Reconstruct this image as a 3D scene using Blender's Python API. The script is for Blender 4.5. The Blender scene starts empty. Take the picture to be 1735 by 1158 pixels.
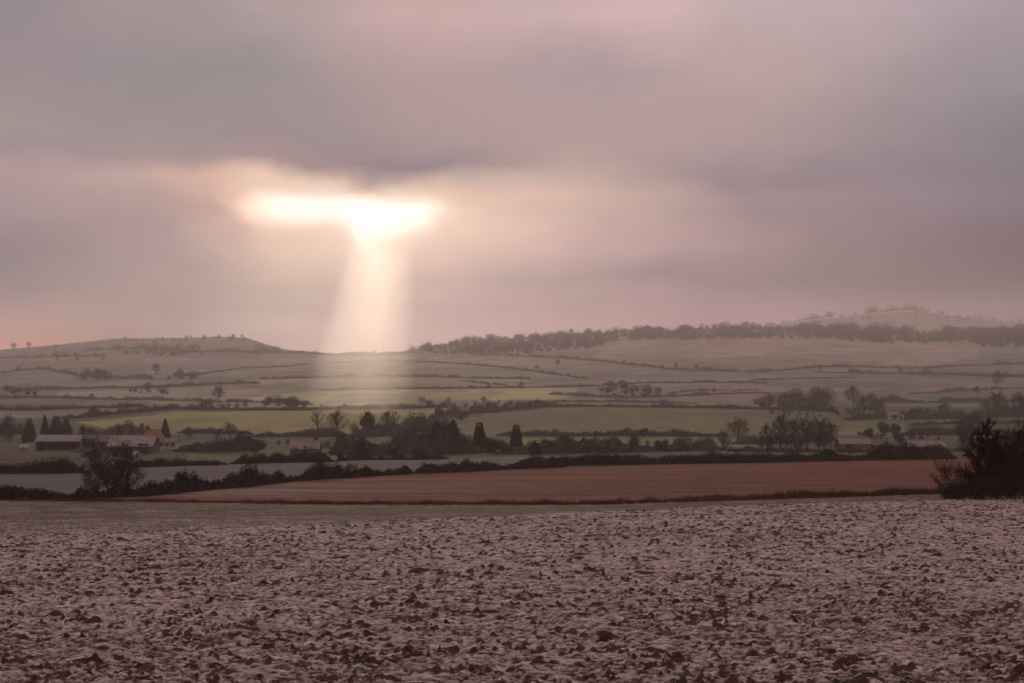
import bpy, math, random
import numpy as np
from mathutils import Vector

# ------------------------------------------------------------------ camera, sky, sun, exposure
SC = bpy.context.scene
COL = SC.collection
F, CX, HR, EYE = 4300.0, 867.5, 600.0, 1.6      # focal length, centre column and horizon row of the view, eye height
cam = bpy.data.cameras.new('camera'); cam_o = bpy.data.objects.new('camera', cam); COL.objects.link(cam_o)
cam.sensor_fit = 'HORIZONTAL'; cam.sensor_width = 22.2; cam.lens = 22.2 * F / 1735.0
cam.shift_y = 21.0 / 1735.0
cam.clip_start = 0.5; cam.clip_end = 60000
cam_o.location = (0, 0, EYE); cam_o.rotation_euler = (math.pi / 2, 0, 0)
SC.camera = cam_o
cam.dof.use_dof = True; cam.dof.focus_distance = 30.0; cam.dof.aperture_fstop = 5.0

SUN_EL, SUN_AZ = math.radians(6.7), math.radians(-2.36)
sun = bpy.data.lights.new('sun', 'SUN'); sun.energy = 0.55; sun.angle = math.radians(10); sun.color = (1.0, 0.84, 0.69)
sun_o = bpy.data.objects.new('sun', sun); COL.objects.link(sun_o)
sdir = Vector((math.sin(SUN_AZ) * math.cos(SUN_EL), math.cos(SUN_AZ) * math.cos(SUN_EL), math.sin(SUN_EL)))
sun_o.rotation_euler = sdir.to_track_quat('Z', 'Y').to_euler(); sun_o.location = sdir * 9000

vs = SC.view_settings
vs.view_transform = 'Standard'; vs.look = 'None'; vs.exposure = 0.0; vs.gamma = 1.0; vs.use_curve_mapping = False
SC.render.engine = 'CYCLES'
SC.cycles.use_denoising = True
try: SC.cycles.denoiser = 'OPENIMAGEDENOISE'
except Exception: pass
SC.cycles.max_bounces = 5; SC.cycles.diffuse_bounces = 2; SC.cycles.volume_bounces = 1
SC.cycles.sample_clamp_indirect = 4.0

def lin(c):
    c = c / 255.0
    return c / 12.92 if c <= 0.04045 else ((c + 0.055) / 1.055) ** 2.4

# cloud layer: tone of the overcast along bearing (columns) for a ladder of elevations (rows)
#SKYTABLE
SKY = {
 -700: [(0, 166, 152, 149), (1735, 166, 152, 149)],
 -200: [(0, 158, 146, 144), (700, 180, 160, 155), (1100, 184, 164, 159), (1735, 166, 153, 153)],
 30: [(0, 143, 134, 139), (250, 162, 147, 151), (500, 178, 160, 161), (700, 207, 174, 173), (900, 210, 180, 178), (1100, 223, 190, 189), (1300, 198, 176, 179), (1735, 168, 153, 164)],
 130: [(0, 150, 138, 145), (400, 149, 142, 146), (700, 187, 161, 160), (1000, 178, 156, 161), (1250, 192, 167, 167), (1735, 152, 144, 152)],
 240: [(0, 166, 155, 153), (300, 158, 145, 147), (600, 156, 140, 144), (900, 184, 159, 160), (1100, 189, 163, 163), (1400, 165, 147, 152), (1735, 122, 120, 132)],
 275: [(0, 158, 142, 152), (250, 169, 149, 151), (480, 176, 148, 149), (620, 145, 129, 138), (750, 148, 133, 140), (950, 198, 168, 162), (1200, 165, 145, 153), (1735, 122, 119, 133)],
 305: [(0, 179, 155, 153), (250, 204, 174, 169), (370, 230, 191, 173), (440, 258, 217, 192), (500, 268, 231, 205), (560, 242, 204, 182), (615, 185, 161, 158), (700, 216, 186, 172), (900, 220, 192, 181), (1200, 154, 135, 143), (1735, 122, 115, 130)],
 335: [(0, 175, 152, 154), (280, 195, 164, 162), (380, 231, 185, 172), (420, 263, 222, 197), (500, 269, 251, 239), (570, 270, 247, 227), (610, 266, 223, 199), (670, 274, 245, 223), (730, 271, 234, 208), (800, 260, 216, 194), (950, 237, 199, 183), (1250, 167, 143, 150), (1735, 122, 114, 129)],
 360: [(0, 167, 148, 156), (300, 190, 161, 157), (380, 214, 175, 163), (415, 264, 221, 200), (500, 266, 252, 238), (600, 267, 256, 245), (690, 271, 257, 244), (740, 273, 245, 222), (800, 266, 226, 206), (950, 231, 197, 184), (1300, 155, 134, 142), (1735, 118, 109, 128)],
 385: [(0, 151, 136, 144), (300, 187, 159, 158), (400, 236, 193, 180), (450, 266, 225, 204), (560, 269, 236, 214), (610, 278, 257, 240), (690, 282, 257, 236), (760, 278, 236, 212), (900, 256, 213, 196), (1050, 215, 179, 175), (1400, 151, 128, 136), (1735, 101, 89, 109)],
 425: [(0, 140, 125, 136), (300, 191, 167, 167), (450, 271, 231, 207), (600, 289, 249, 227), (750, 274, 230, 212), (1000, 224, 186, 187), (1400, 145, 126, 134), (1735, 89, 75, 96)],
 480: [(0, 129, 126, 141), (300, 206, 179, 174), (500, 258, 230, 209), (640, 272, 241, 220), (800, 240, 209, 200), (1100, 160, 140, 145), (1735, 81, 70, 92)],
 540: [(0, 245, 188, 184), (300, 215, 192, 190), (500, 299, 262, 244), (640, 312, 269, 254), (800, 274, 227, 227), (1200, 215, 166, 182), (1735, 148, 118, 136)],
 585: [(0, 295, 188, 150), (90, 268, 180, 150), (200, 215, 165, 150), (350, 239, 210, 202), (640, 317, 272, 256), (900, 271, 217, 220), (1200, 218, 167, 183), (1735, 152, 120, 138)],
}
#ENDSKYTABLE
W = bpy.data.worlds.new('World'); SC.world = W; W.use_nodes = True
nt = W.node_tree; nt.nodes.clear()
def N(tree, t, **kw):
    n = tree.nodes.new(t)
    for k, v in kw.items(): setattr(n, k, v)
    return n
def M(tree, op, a, b=None, c=None, clamp=False):
    n = tree.nodes.new('ShaderNodeMath'); n.operation = op; n.use_clamp = clamp
    for i, v in enumerate((a, b, c)):
        if v is None: continue
        if isinstance(v, (int, float)): n.inputs[i].default_value = v
        else: tree.links.new(v, n.inputs[i])
    return n.outputs[0]
def build_world():
    L = nt.links.new
    tc = N(nt, 'ShaderNodeTexCoord'); sep = N(nt, 'ShaderNodeSeparateXYZ'); L(tc.outputs['Generated'], sep.inputs[0])
    az = M(nt, 'ARCTAN2', sep.outputs[0], sep.outputs[1])
    el = M(nt, 'ARCSINE', sep.outputs[2])
    def cloud(sx, sy, rot, det, ro, off=0.0):
        comb = N(nt, 'ShaderNodeCombineXYZ'); c, q = math.cos(rot), math.sin(rot)
        L(M(nt, 'ADD', M(nt, 'MULTIPLY', M(nt, 'MULTIPLY_ADD', el, q, M(nt, 'MULTIPLY', az, c)), sx), off), comb.inputs[0])
        L(M(nt, 'MULTIPLY', M(nt, 'MULTIPLY_ADD', az, -q, M(nt, 'MULTIPLY', el, c)), sy), comb.inputs[1])
        no = N(nt, 'ShaderNodeTexNoise'); no.inputs['Scale'].default_value = 1.0; no.inputs['Detail'].default_value = det; no.inputs['Roughness'].default_value = ro
        L(comb.outputs[0], no.inputs['Vector']); sc = N(nt, 'ShaderNodeSeparateColor'); L(no.outputs['Color'], sc.inputs[0]); return sc.outputs
    w1 = cloud(11, 26, .22, 4, .5); w2 = cloud(40, 75, -.2, 4, .55, 7.3)
    px = M(nt, 'ADD', M(nt, 'MULTIPLY_ADD', az, F, CX), M(nt, 'ADD', M(nt, 'MULTIPLY_ADD', w1[0], 180.0, -90.0), M(nt, 'MULTIPLY_ADD', w2[0], 50.0, -25.0)))
    row0 = M(nt, 'MULTIPLY_ADD', el, -F, HR)
    calm = M(nt, 'SUBTRACT', 1.0, M(nt, 'MULTIPLY', M(nt, 'EXPONENT', M(nt, 'MULTIPLY', M(nt, 'POWER', M(nt, 'DIVIDE', M(nt, 'SUBTRACT', row0, 360.0), 70.0), 2.0), -1.0)), .6))
    row = M(nt, 'ADD', row0, M(nt, 'ADD', M(nt, 'MULTIPLY', M(nt, 'MULTIPLY_ADD', w1[1], 110.0, -55.0), calm), M(nt, 'MULTIPLY_ADD', w2[1], 26.0, -13.0)))
    gpx = M(nt, 'ADD', M(nt, 'MULTIPLY_ADD', az, F, CX), M(nt, 'MULTIPLY_ADD', w2[0], 44.0, -22.0)); grow = M(nt, 'ADD', row0, M(nt, 'MULTIPLY_ADD', w2[1], 30.0, -15.0))
    LO, HI = -600.0, 2335.0
    fac = M(nt, 'DIVIDE', M(nt, 'SUBTRACT', px, LO), HI - LO, clamp=True)
    grey = tuple(lin(c) for c in (160, 144, 141))
    prev = None; prow = None
    for r in sorted(SKY):
        cr = N(nt, 'ShaderNodeValToRGB'); cr.color_ramp.interpolation = 'EASE' if r in (30, 130) else 'LINEAR'
        els = cr.color_ramp.elements
        pts = [(0.0, grey)] + [((p - LO) / (HI - LO), (lin(a), lin(b), lin(c))) for p, a, b, c in SKY[r]] + [(1.0, grey)]
        while len(els) < len(pts): els.new(0.5)
        for e, (p, c) in zip(els, pts): e.position = p
        for e, (p, c) in zip(els, pts): e.color = (*c, 1)
        L(fac, cr.inputs[0])
        if prev is None: prev = cr.outputs[0]
        else:
            mr = N(nt, 'ShaderNodeMapRange'); mr.inputs[1].default_value = prow; mr.inputs[2].default_value = r
            L(row, mr.inputs[0])
            mx = N(nt, 'ShaderNodeMix', data_type='RGBA'); L(mr.outputs[0], mx.inputs[0]); L(prev, mx.inputs[6]); L(cr.outputs[0], mx.inputs[7])
            prev = mx.outputs[2]
        prow = r
    w3 = cloud(110, 170, .3, 6, .6, 3.1)
    tex = M(nt, 'MULTIPLY', M(nt, 'MULTIPLY_ADD', w3[2], .09, .955), M(nt, 'MULTIPLY', M(nt, 'MULTIPLY_ADD', w1[2], .20, .90), M(nt, 'MULTIPLY_ADD', w2[2], .10, .95)))
    cl = N(nt, 'ShaderNodeMix', data_type='RGBA', blend_type='MULTIPLY'); cl.inputs[0].default_value = 1.0
    L(prev, cl.inputs[6]); L(tex, cl.inputs[7])
    # strength 0.1 on the background: the cloud radiances are lifted to match
    up = N(nt, 'ShaderNodeVectorMath', operation='SCALE'); L(cl.outputs[2], up.inputs[0]); up.inputs['Scale'].default_value = 10.0
    # the break in the cloud, clear sky near the sun behind it
    sky = N(nt, 'ShaderNodeTexSky', sky_type='NISHITA'); sky.sun_disc = False
    sky.sun_elevation = SUN_EL; sky.sun_rotation = SUN_AZ; sky.air_density = 1.5; sky.dust_density = 3.0
    gap = None
    for (gx, gy, sx, sy, a) in [(440, 352, 26, 17, .34), (485, 355, 30, 18, .5), (545, 356, 34, 18, .5), (600, 362, 24, 20, .45), (650, 366, 34, 24, .75), (705, 354, 26, 20, .55), (616, 406, 15, 24, .5), (560, 365, 140, 40, .05)]:
        dx = M(nt, 'DIVIDE', M(nt, 'SUBTRACT', gpx, gx), sx); dy = M(nt, 'DIVIDE', M(nt, 'SUBTRACT', grow, gy), sy)
        q = M(nt, 'ADD', M(nt, 'MULTIPLY', dx, dx), M(nt, 'MULTIPLY', dy, dy))
        g = M(nt, 'MULTIPLY', M(nt, 'EXPONENT', M(nt, 'MULTIPLY', q, -0.5)), a)
        gap = g if gap is None else M(nt, 'ADD', gap, g)
    wb = N(nt, 'ShaderNodeHueSaturation'); wb.inputs['Saturation'].default_value = .42; L(sky.outputs[0], wb.inputs['Color'])   # the camera's warm daylight balance
    lip = N(nt, 'ShaderNodeMapRange', interpolation_type='SMOOTHSTEP'); L(M(nt, 'ADD', grow, M(nt, 'MULTIPLY', M(nt, 'SUBTRACT', gpx, 560.0), -.05)), lip.inputs[0]); lip.inputs[1].default_value = 312; lip.inputs[2].default_value = 346
    gap = M(nt, 'MULTIPLY', gap, lip.outputs[0])
    sk = N(nt, 'ShaderNodeVectorMath', operation='SCALE'); L(wb.outputs[0], sk.inputs[0]); L(M(nt, 'MULTIPLY', gap, .2), sk.inputs['Scale'])
    ad = N(nt, 'ShaderNodeVectorMath', operation='ADD'); L(up.outputs[0], ad.inputs[0]); L(sk.outputs[0], ad.inputs[1])
    bg = N(nt, 'ShaderNodeBackground'); bg.inputs[1].default_value = 0.1; L(ad.outputs[0], bg.inputs[0])
    out = N(nt, 'ShaderNodeOutputWorld'); L(bg.outputs[0], out.inputs[0])
build_world()

# ------------------------------------------------------------------ helpers
rng = np.random.default_rng(11); random.seed(5)
def tag(o, label, cat=None, group=None, kind=None):
    o['label'] = label
    if cat: o['category'] = cat
    if group: o['group'] = group
    if kind: o['kind'] = kind
    return o
def mesh(name, V, Fc, mat=None, smooth=False):
    me = bpy.data.meshes.new(name)
    V = np.asarray(V, dtype=np.float32)
    if isinstance(Fc, np.ndarray):
        n, k = Fc.shape
        me.vertices.add(len(V)); me.vertices.foreach_set('co', V.ravel())
        me.loops.add(n * k); me.loops.foreach_set('vertex_index', Fc.astype(np.int32).ravel())
        me.polygons.add(n); me.polygons.foreach_set('loop_start', np.arange(0, n * k, k, dtype=np.int32))
        me.polygons.foreach_set('loop_total', np.full(n, k, dtype=np.int32))
        me.update(calc_edges=True)
    else:
        me.from_pydata(V.tolist(), [], Fc); me.update()
    if mat: me.materials.append(mat)
    if smooth: me.polygons.foreach_set('use_smooth', np.ones(len(me.polygons), dtype=bool))
    return me
def obj(name, me, parent=None, loc=(0, 0, 0), rz=0.0, sc=1.0):
    o = bpy.data.objects.new(name, me); COL.objects.link(o)
    o.location = loc; o.rotation_euler = (0, 0, rz)
    o.scale = sc if hasattr(sc, '__len__') else (sc, sc, sc)
    if parent: o.parent = parent
    return o
def _h(i, j, s):
    n = (i.astype(np.int64) * 374761393 + j.astype(np.int64) * 668265263 + s * 1442695041) & 0xffffffff
    n = ((n ^ (n >> 13)) * 1274126177) & 0xffffffff
    n = ((n ^ (n >> 16)) * 2246822519) & 0xffffffff
    return ((n ^ (n >> 15)) & 0xffffff) / float(0x1000000)
def vn(x, y, s=0):
    i = np.floor(x); j = np.floor(y); u = x - i; v = y - j
    u = u * u * (3 - 2 * u); v = v * v * (3 - 2 * v)
    a, b, c, d = _h(i, j, s), _h(i + 1, j, s), _h(i, j + 1, s), _h(i + 1, j + 1, s)
    return (a * (1 - u) + b * u) * (1 - v) + (c * (1 - u) + d * u) * v

# ------------------------------------------------------------------ the lie of the land
def ip(px, pts):
    return np.interp(px, [p[0] for p in pts], [p[1] for p in pts])
CREST = [(-400, 930), (0, 915), (300, 902), (600, 888), (1000, 870), (1300, 857), (1580, 849), (1735, 849), (2100, 852)]
FEND = [(-400, 846), (0, 849), (300, 852), (600, 856), (1000, 856), (1300, 847), (1580, 838), (1735, 832), (2100, 826)]
SKYL = [(-500, 600), (-200, 597), (0, 593), (60, 588), (130, 581), (200, 574), (300, 573), (370, 571), (420, 573), (450, 583), (480, 592), (560, 599), (640, 599), (690, 595),
        (720, 588), (760, 582), (820, 577), (880, 572), (960, 567), (1060, 561), (1150, 559), (1250, 557), (1350, 556), (1450, 560), (1550, 565), (1650, 563), (1735, 560), (2200, 566)]
FARH = [(1150, 600), (1250, 562), (1330, 549), (1400, 541), (1450, 535), (1500, 530), (1560, 529), (1620, 537), (1700, 545), (1780, 552), (2000, 575), (2300, 600)]
SKYD = [(0, 5900), (480, 6300), (640, 6500), (760, 5700), (1100, 5400), (1735, 5000)]
def zr(row, d): return -(row - HR) / F * d
def column(px):
    u = min(max(px / 1735.0, -0.3), 1.3)
    dc = 48 + 32 * u; rc = ip(px, CREST); fe = ip(px, FEND); S = ip(px, SKYL); D = ip(px, SKYD)
    p = [(0.0, -1.6), (10.0, -1.93), (17.0, zr(1158, 17)), (dc, zr(rc, dc)), (dc * 1.4, zr(rc + 3, dc * 1.4)), (150.0, zr(fe, 150)), (165.0, zr(fe - 8, 165)),
         (340.0, zr(789 - 12 * u, 340)), (450.0, zr(777, 450)), (600.0, zr(765, 600)), (800.0, zr(745, 800)), (1000.0, zr(722, 1000)), (1200.0, zr(702, 1200)), (1500.0, zr(683, 1500))]
    z0 = p[-1][1]; zs = zr(S, D)
    for t in (.2, .4, .6, .8, .93, 1.0):
        p.append((1500 + (D - 1500) * t, z0 + (zs - z0) * t ** 1.35))
    p += [(D + 400, zs - 11), (D + 1100, min(zs - 45, -25))]
    fr = ip(px, FARH)
    zf = zr(fr, 8600) if fr < 599.5 else -30.0
    p += [(8600.0, zf), (9700.0, min(zf - 40, -30)), (10800.0, -35.0), (12000.0, -35.0)]
    return np.array([q[0] for q in p]), np.array([q[1] for q in p])
def pchip(x, y, q):
    h = np.diff(x); dl = np.diff(y) / h; m = np.zeros_like(y)
    w1 = 2 * h[1:] + h[:-1]; w2 = h[1:] + 2 * h[:-1]
    ok = dl[1:] * dl[:-1] > 0
    with np.errstate(divide='ignore', invalid='ignore'):
        mm = (w1 + w2) / (w1 / dl[:-1] + w2 / dl[1:])
    m[1:-1] = np.where(ok, mm, 0); m[0] = dl[0]; m[-1] = dl[-1]
    k = np.clip(np.searchsorted(x, q) - 1, 0, len(h) - 1); t = (q - x[k]) / h[k]
    return (y[k] * (1 + 2 * t) * (1 - t) ** 2 + h[k] * m[k] * t * (1 - t) ** 2 + y[k + 1] * t * t * (3 - 2 * t) + h[k] * m[k + 1] * t * t * (t - 1))
def hz(px, d):
    x, y = column(px)
    return pchip(x, y, np.atleast_1d(np.asarray(d, float))) + EYE
def rough(x, y):
    return (vn(x / 60, y / 60, 3) - .5) * .9
def ground_at(x, y):
    return float(hz(x / y * F + CX, y)[0] + (rough(np.array([x]), np.array([y]))[0] if y > 400 else 0))
_D = np.geomspace(60, 8000, 3000)
_cache = {}
def G(px, row, dmin=155.0, dmax=7300.0):
    """the spot on the land seen along that bearing and depression"""
    k = round(px)
    if k not in _cache:
        x, y = column(k); _cache[k] = HR - pchip(x, y, _D) / _D * F
    r = _cache[k]; ok = np.where((_D >= dmin) & (_D <= dmax) & (r <= row))[0]
    d = float(_D[ok[0]]) if len(ok) else float(ip(px, SKYD))
    x = (px - CX) / F * d
    return Vector((x, d, ground_at(x, d)))

# ------------------------------------------------------------------ materials
def mat(name, col, rough_=0.9, var=0.25, scale=1.5, col2=None, spec=0.2, bump=0.0, stretch=(1, 1, 1), dist=0):
    m = bpy.data.materials.new(name); m.use_nodes = True; t = m.node_tree; b = t.nodes['Principled BSDF']
    b.inputs['Roughness'].default_value = rough_; b.inputs['Specular IOR Level'].default_value = spec
    tc = N(t, 'ShaderNodeTexCoord'); mp = N(t, 'ShaderNodeMapping'); mp.inputs['Scale'].default_value = stretch
    t.links.new(tc.outputs['Object'], mp.inputs[0])
    no = N(t, 'ShaderNodeTexNoise'); no.inputs['Scale'].default_value = scale; no.inputs['Detail'].default_value = 5
    t.links.new(mp.outputs[0], no.inputs['Vector'])
    oi = N(t, 'ShaderNodeObjectInfo')
    cr = N(t, 'ShaderNodeValToRGB'); cr.color_ramp.elements[0].position = .3; cr.color_ramp.elements[1].position = .7
    c2 = col2 or tuple(c * (1 + var) for c in col)
    cr.color_ramp.elements[0].color = (*[c * (1 - var) for c in col], 1); cr.color_ramp.elements[1].color = (*c2, 1)
    t.links.new(no.outputs[0], cr.inputs[0])
    hs = N(t, 'ShaderNodeHueSaturation'); t.links.new(cr.outputs[0], hs.inputs['Color'])
    t.links.new(M(t, 'MULTIPLY_ADD', oi.outputs['Random'], .4, .8), hs.inputs['Value'])
    t.links.new(hs.outputs[0], b.inputs['Base Color'])
    if bump:
        bp = N(t, 'ShaderNodeBump'); bp.inputs['Strength'].default_value = bump; t.links.new(no.outputs[0], bp.inputs['Height']); t.links.new(bp.outputs[0], b.inputs['Normal'])
    return m
MT = {}
MT['twig'] = mat('bare_twigs', (.050, .038, .034))
MT['twig_red'] = mat('russet_twigs', (.125, .064, .05))
MT['twig_near'] = mat('dark_hawthorn_twigs', (.062, .040, .030))
MT['bark'] = mat('bark', (.045, .036, .031), scale=4)
MT['ever'] = mat('evergreen_needles', (.013, .019, .014))
MT['ivy'] = mat('ivy_leaves', (.026, .028, .022))
MT['hedge'] = mat('hedge_twigs', (.042, .036, .029), scale=.15, col2=(.06, .045, .036))
MT['hedge_near'] = mat('bramble_hedge', (.024, .021, .018), scale=.3, col2=(.04, .026, .021))
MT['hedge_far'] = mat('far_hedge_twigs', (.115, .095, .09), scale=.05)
MT['wood'] = mat('winter_wood', (.045, .038, .036), scale=.02)
MT['drygrass'] = mat('dry_grass', (.16, .07, .045), scale=.12, col2=(.25, .12, .07))
MT['frostroof'] = mat('frosted_sheet_roof', (.27, .225, .225), scale=.6, var=.2)
MT['greyroof'] = mat('weathered_grey_roof', (.16, .135, .135), scale=.6, var=.2)
MT['orange'] = mat('orange_clay_tiles', (.33, .15, .075), scale=2)
MT['pinkroof'] = mat('frosted_tile_roof', (.28, .215, .21), scale=1)
MT['white'] = mat('white_render', (.52, .46, .44), scale=1, var=.1)
MT['brick'] = mat('brown_brick', (.15, .085, .07), scale=3)
MT['block'] = mat('grey_blockwork', (.17, .15, .145), scale=1)
MT['timber'] = mat('dark_timber', (.05, .042, .04), scale=2)
MT['dark'] = mat('dark_opening', (.012, .011, .011))
MT['glass'] = mat('window_glass', (.03, .032, .035), rough_=.1, spec=.5)
MT['stone'] = mat('grey_stone', (.12, .11, .105), scale=1)
MT['concrete'] = mat('concrete', (.2, .18, .175), scale=1)

def land_material():
    m = bpy.data.materials.new('field_surface'); m.use_nodes = True; t = m.node_tree; b = t.nodes['Principled BSDF']; L = t.links.new
    b.inputs['Roughness'].default_value = .95; b.inputs['Specular IOR Level'].default_value = .1
    at = N(t, 'ShaderNodeAttribute', attribute_name='field'); tc = N(t, 'ShaderNodeTexCoord')
    def noise(sx, sy, rot, det=5, ro=.55):
        mp = N(t, 'ShaderNodeMapping'); mp.inputs['Scale'].default_value = (sx, sy, 1); mp.inputs['Rotation'].default_value = (0, 0, rot)
        L(tc.outputs['Object'], mp.inputs[0]); n = N(t, 'ShaderNodeTexNoise'); n.inputs['Scale'].default_value = 1; n.inputs['Detail'].default_value = det; n.inputs['Roughness'].default_value = ro
        L(mp.outputs[0], n.inputs['Vector']); return n.outputs[0]
    a = noise(.012, .12, .12); c = noise(.5, .22, 0, 6, .7); e = noise(.02, .02, 0, 3)
    v = M(t, 'ADD', M(t, 'MULTIPLY_ADD', a, .8, .6), M(t, 'MULTIPLY_ADD', c, 1.1, -.55))
    v = M(t, 'MULTIPLY', v, M(t, 'MULTIPLY_ADD', e, .5, .75))
    mx = N(t, 'ShaderNodeMix', data_type='RGBA', blend_type='MULTIPLY'); mx.inputs[0].default_value = 1; L(at.outputs['Color'], mx.inputs[6]); L(v, mx.inputs[7])
    # thin frost lying in patches
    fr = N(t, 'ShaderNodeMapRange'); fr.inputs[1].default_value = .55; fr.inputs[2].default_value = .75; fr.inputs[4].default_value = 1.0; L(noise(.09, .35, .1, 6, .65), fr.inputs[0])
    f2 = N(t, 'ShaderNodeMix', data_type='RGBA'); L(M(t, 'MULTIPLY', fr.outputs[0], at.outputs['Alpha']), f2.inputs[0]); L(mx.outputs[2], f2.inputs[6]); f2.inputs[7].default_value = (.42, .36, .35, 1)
    L(f2.outputs[2], b.inputs['Base Color'])
    bp = N(t, 'ShaderNodeBump'); bp.inputs['Strength'].default_value = .5; bp.inputs['Distance'].default_value = .5; L(c, bp.inputs['Height']); L(bp.outputs[0], b.inputs['Normal'])
    return m
MT['land'] = land_material()

# ------------------------------------------------------------------ fields of the valley and the hills (one sheet to the horizon)
FIELDS = [
 ([(-400, 690), (260, 690), (440, 680), (860, 690), (1290, 690), (2200, 690), (2200, 800), (-400, 800)], (.11, .085, .065)),
 ([(-400, 606), (250, 606), (250, 641), (160, 640), (90, 627), (-400, 632)], (.21, .195, .165)),
 ([(-400, 575), (180, 575), (440, 575), (440, 606), (-400, 606)], (.17, .155, .14)),
 ([(-400, 634), (90, 629), (250, 644), (440, 644), (440, 651), (-400, 660)], (.24, .205, .18)),
 ([(250, 606), (520, 606), (560, 640), (250, 640)], (.28, .25, .22)),
 ([(100, 665), (440, 654), (560, 664), (440, 676), (100, 676)], (.42, .37, .31)),
 ([(-400, 662), (100, 664), (100, 676), (-400, 676)], (.24, .21, .19)),
 ([(230, 678), (530, 678), (530, 691), (300, 691)], (.33, .31, .19)),
 ([(-400, 694), (230, 692), (230, 699), (100, 708), (-400, 712)], (.34, .25, .23)),
 ([(-400, 684), (130, 684), (130, 692), (-400, 694)], (.09, .095, .095)),
 ([(130, 716), (300, 698), (560, 696), (760, 692), (785, 698), (730, 713), (600, 740), (300, 736), (200, 732)], (.42, .37, .13)),
 ([(440, 642), (900, 642), (900, 655), (560, 660), (440, 665)], (.36, .33, .22)),
 ([(400, 677), (560, 661), (980, 657), (960, 678), (720, 682), (520, 690)], (.56, .52, .25)),
 ([(520, 606), (880, 604), (980, 640), (540, 640)], (.30, .27, .23)),
 ([(1000, 630), (1300, 634), (1300, 646), (1100, 647), (1000, 654)], (.26, .22, .2)),
 ([(980, 656), (1300, 651), (1300, 680), (980, 682)], (.3, .22, .2)),
 ([(770, 713), (840, 699), (930, 691), (1290, 694), (1420, 700), (1430, 738), (880, 739), (780, 737)], (.22, .185, .085)),
 ([(870, 741), (1235, 741), (1290, 757), (900, 760)], (.27, .255, .11)),
 ([(1050, 578), (1290, 574), (1660, 578), (1660, 618), (1400, 620), (1290, 629), (1130, 624), (1000, 606)], (.36, .26, .24)),
 ([(1270, 631), (1735, 629), (2200, 629), (2200, 640), (1270, 642)], (.2, .19, .17)),
 ([(1300, 643), (1660, 643), (1620, 668), (1270, 668)], (.28, .2, .18)),
 ([(1560, 665), (2200, 660), (2200, 688), (1560, 688)], (.19, .19, .16)),
 ([(1430, 710), (1535, 710), (1535, 735), (1430, 737)], (.25, .24, .11)),
 ([(1540, 708), (1620, 708), (1620, 716), (1540, 720)], (.26, .2, .19)),
 ([(620, 741), (702, 741), (702, 757), (620, 758)], (.22, .22, .09)),
 ([(1000, 772), (2200, 767), (2200, 794), (940, 794)], (.055, .04, .034)),
 ([(-400, 757), (330, 757), (330, 790), (-400, 803)], (.085, .04, .033)),
 ([(50, 760), (130, 760), (130, 768), (40, 768)], (.1, .1, .07)),
 ([(320, 763), (590, 763), (590, 784), (320, 782)], (.16, .13, .06)),
 ([(-400, 803), (145, 803), (240, 789), (540, 782), (800, 777), (985, 774), (900, 796), (700, 804), (500, 816), (250, 843), (-400, 840)], (.19, .145, .148)),
]
STUB_TOP = [(-400, 860), (180, 850), (250, 842), (500, 815), (700, 803), (900, 795), (1200, 786), (1590, 778), (2200, 774)]
def inside(poly, X, Y):
    c = np.zeros(X.shape, bool); n = len(poly)
    for i in range(n):
        (x1, y1), (x2, y2) = poly[i], poly[(i + 1) % n]
        k = (y1 > Y) != (y2 > Y)
        with np.errstate(divide='ignore', invalid='ignore'):
            c ^= k & (X < (x2 - x1) * (Y - y1) / (y2 - y1 + 1e-12) + x1)
    return c
def grid_faces(nr, nc):
    i = np.arange(nr * nc).reshape(nr, nc)
    return np.stack([i[:-1, :-1], i[:-1, 1:], i[1:, 1:], i[1:, :-1]], -1).reshape(-1, 4)
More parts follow.
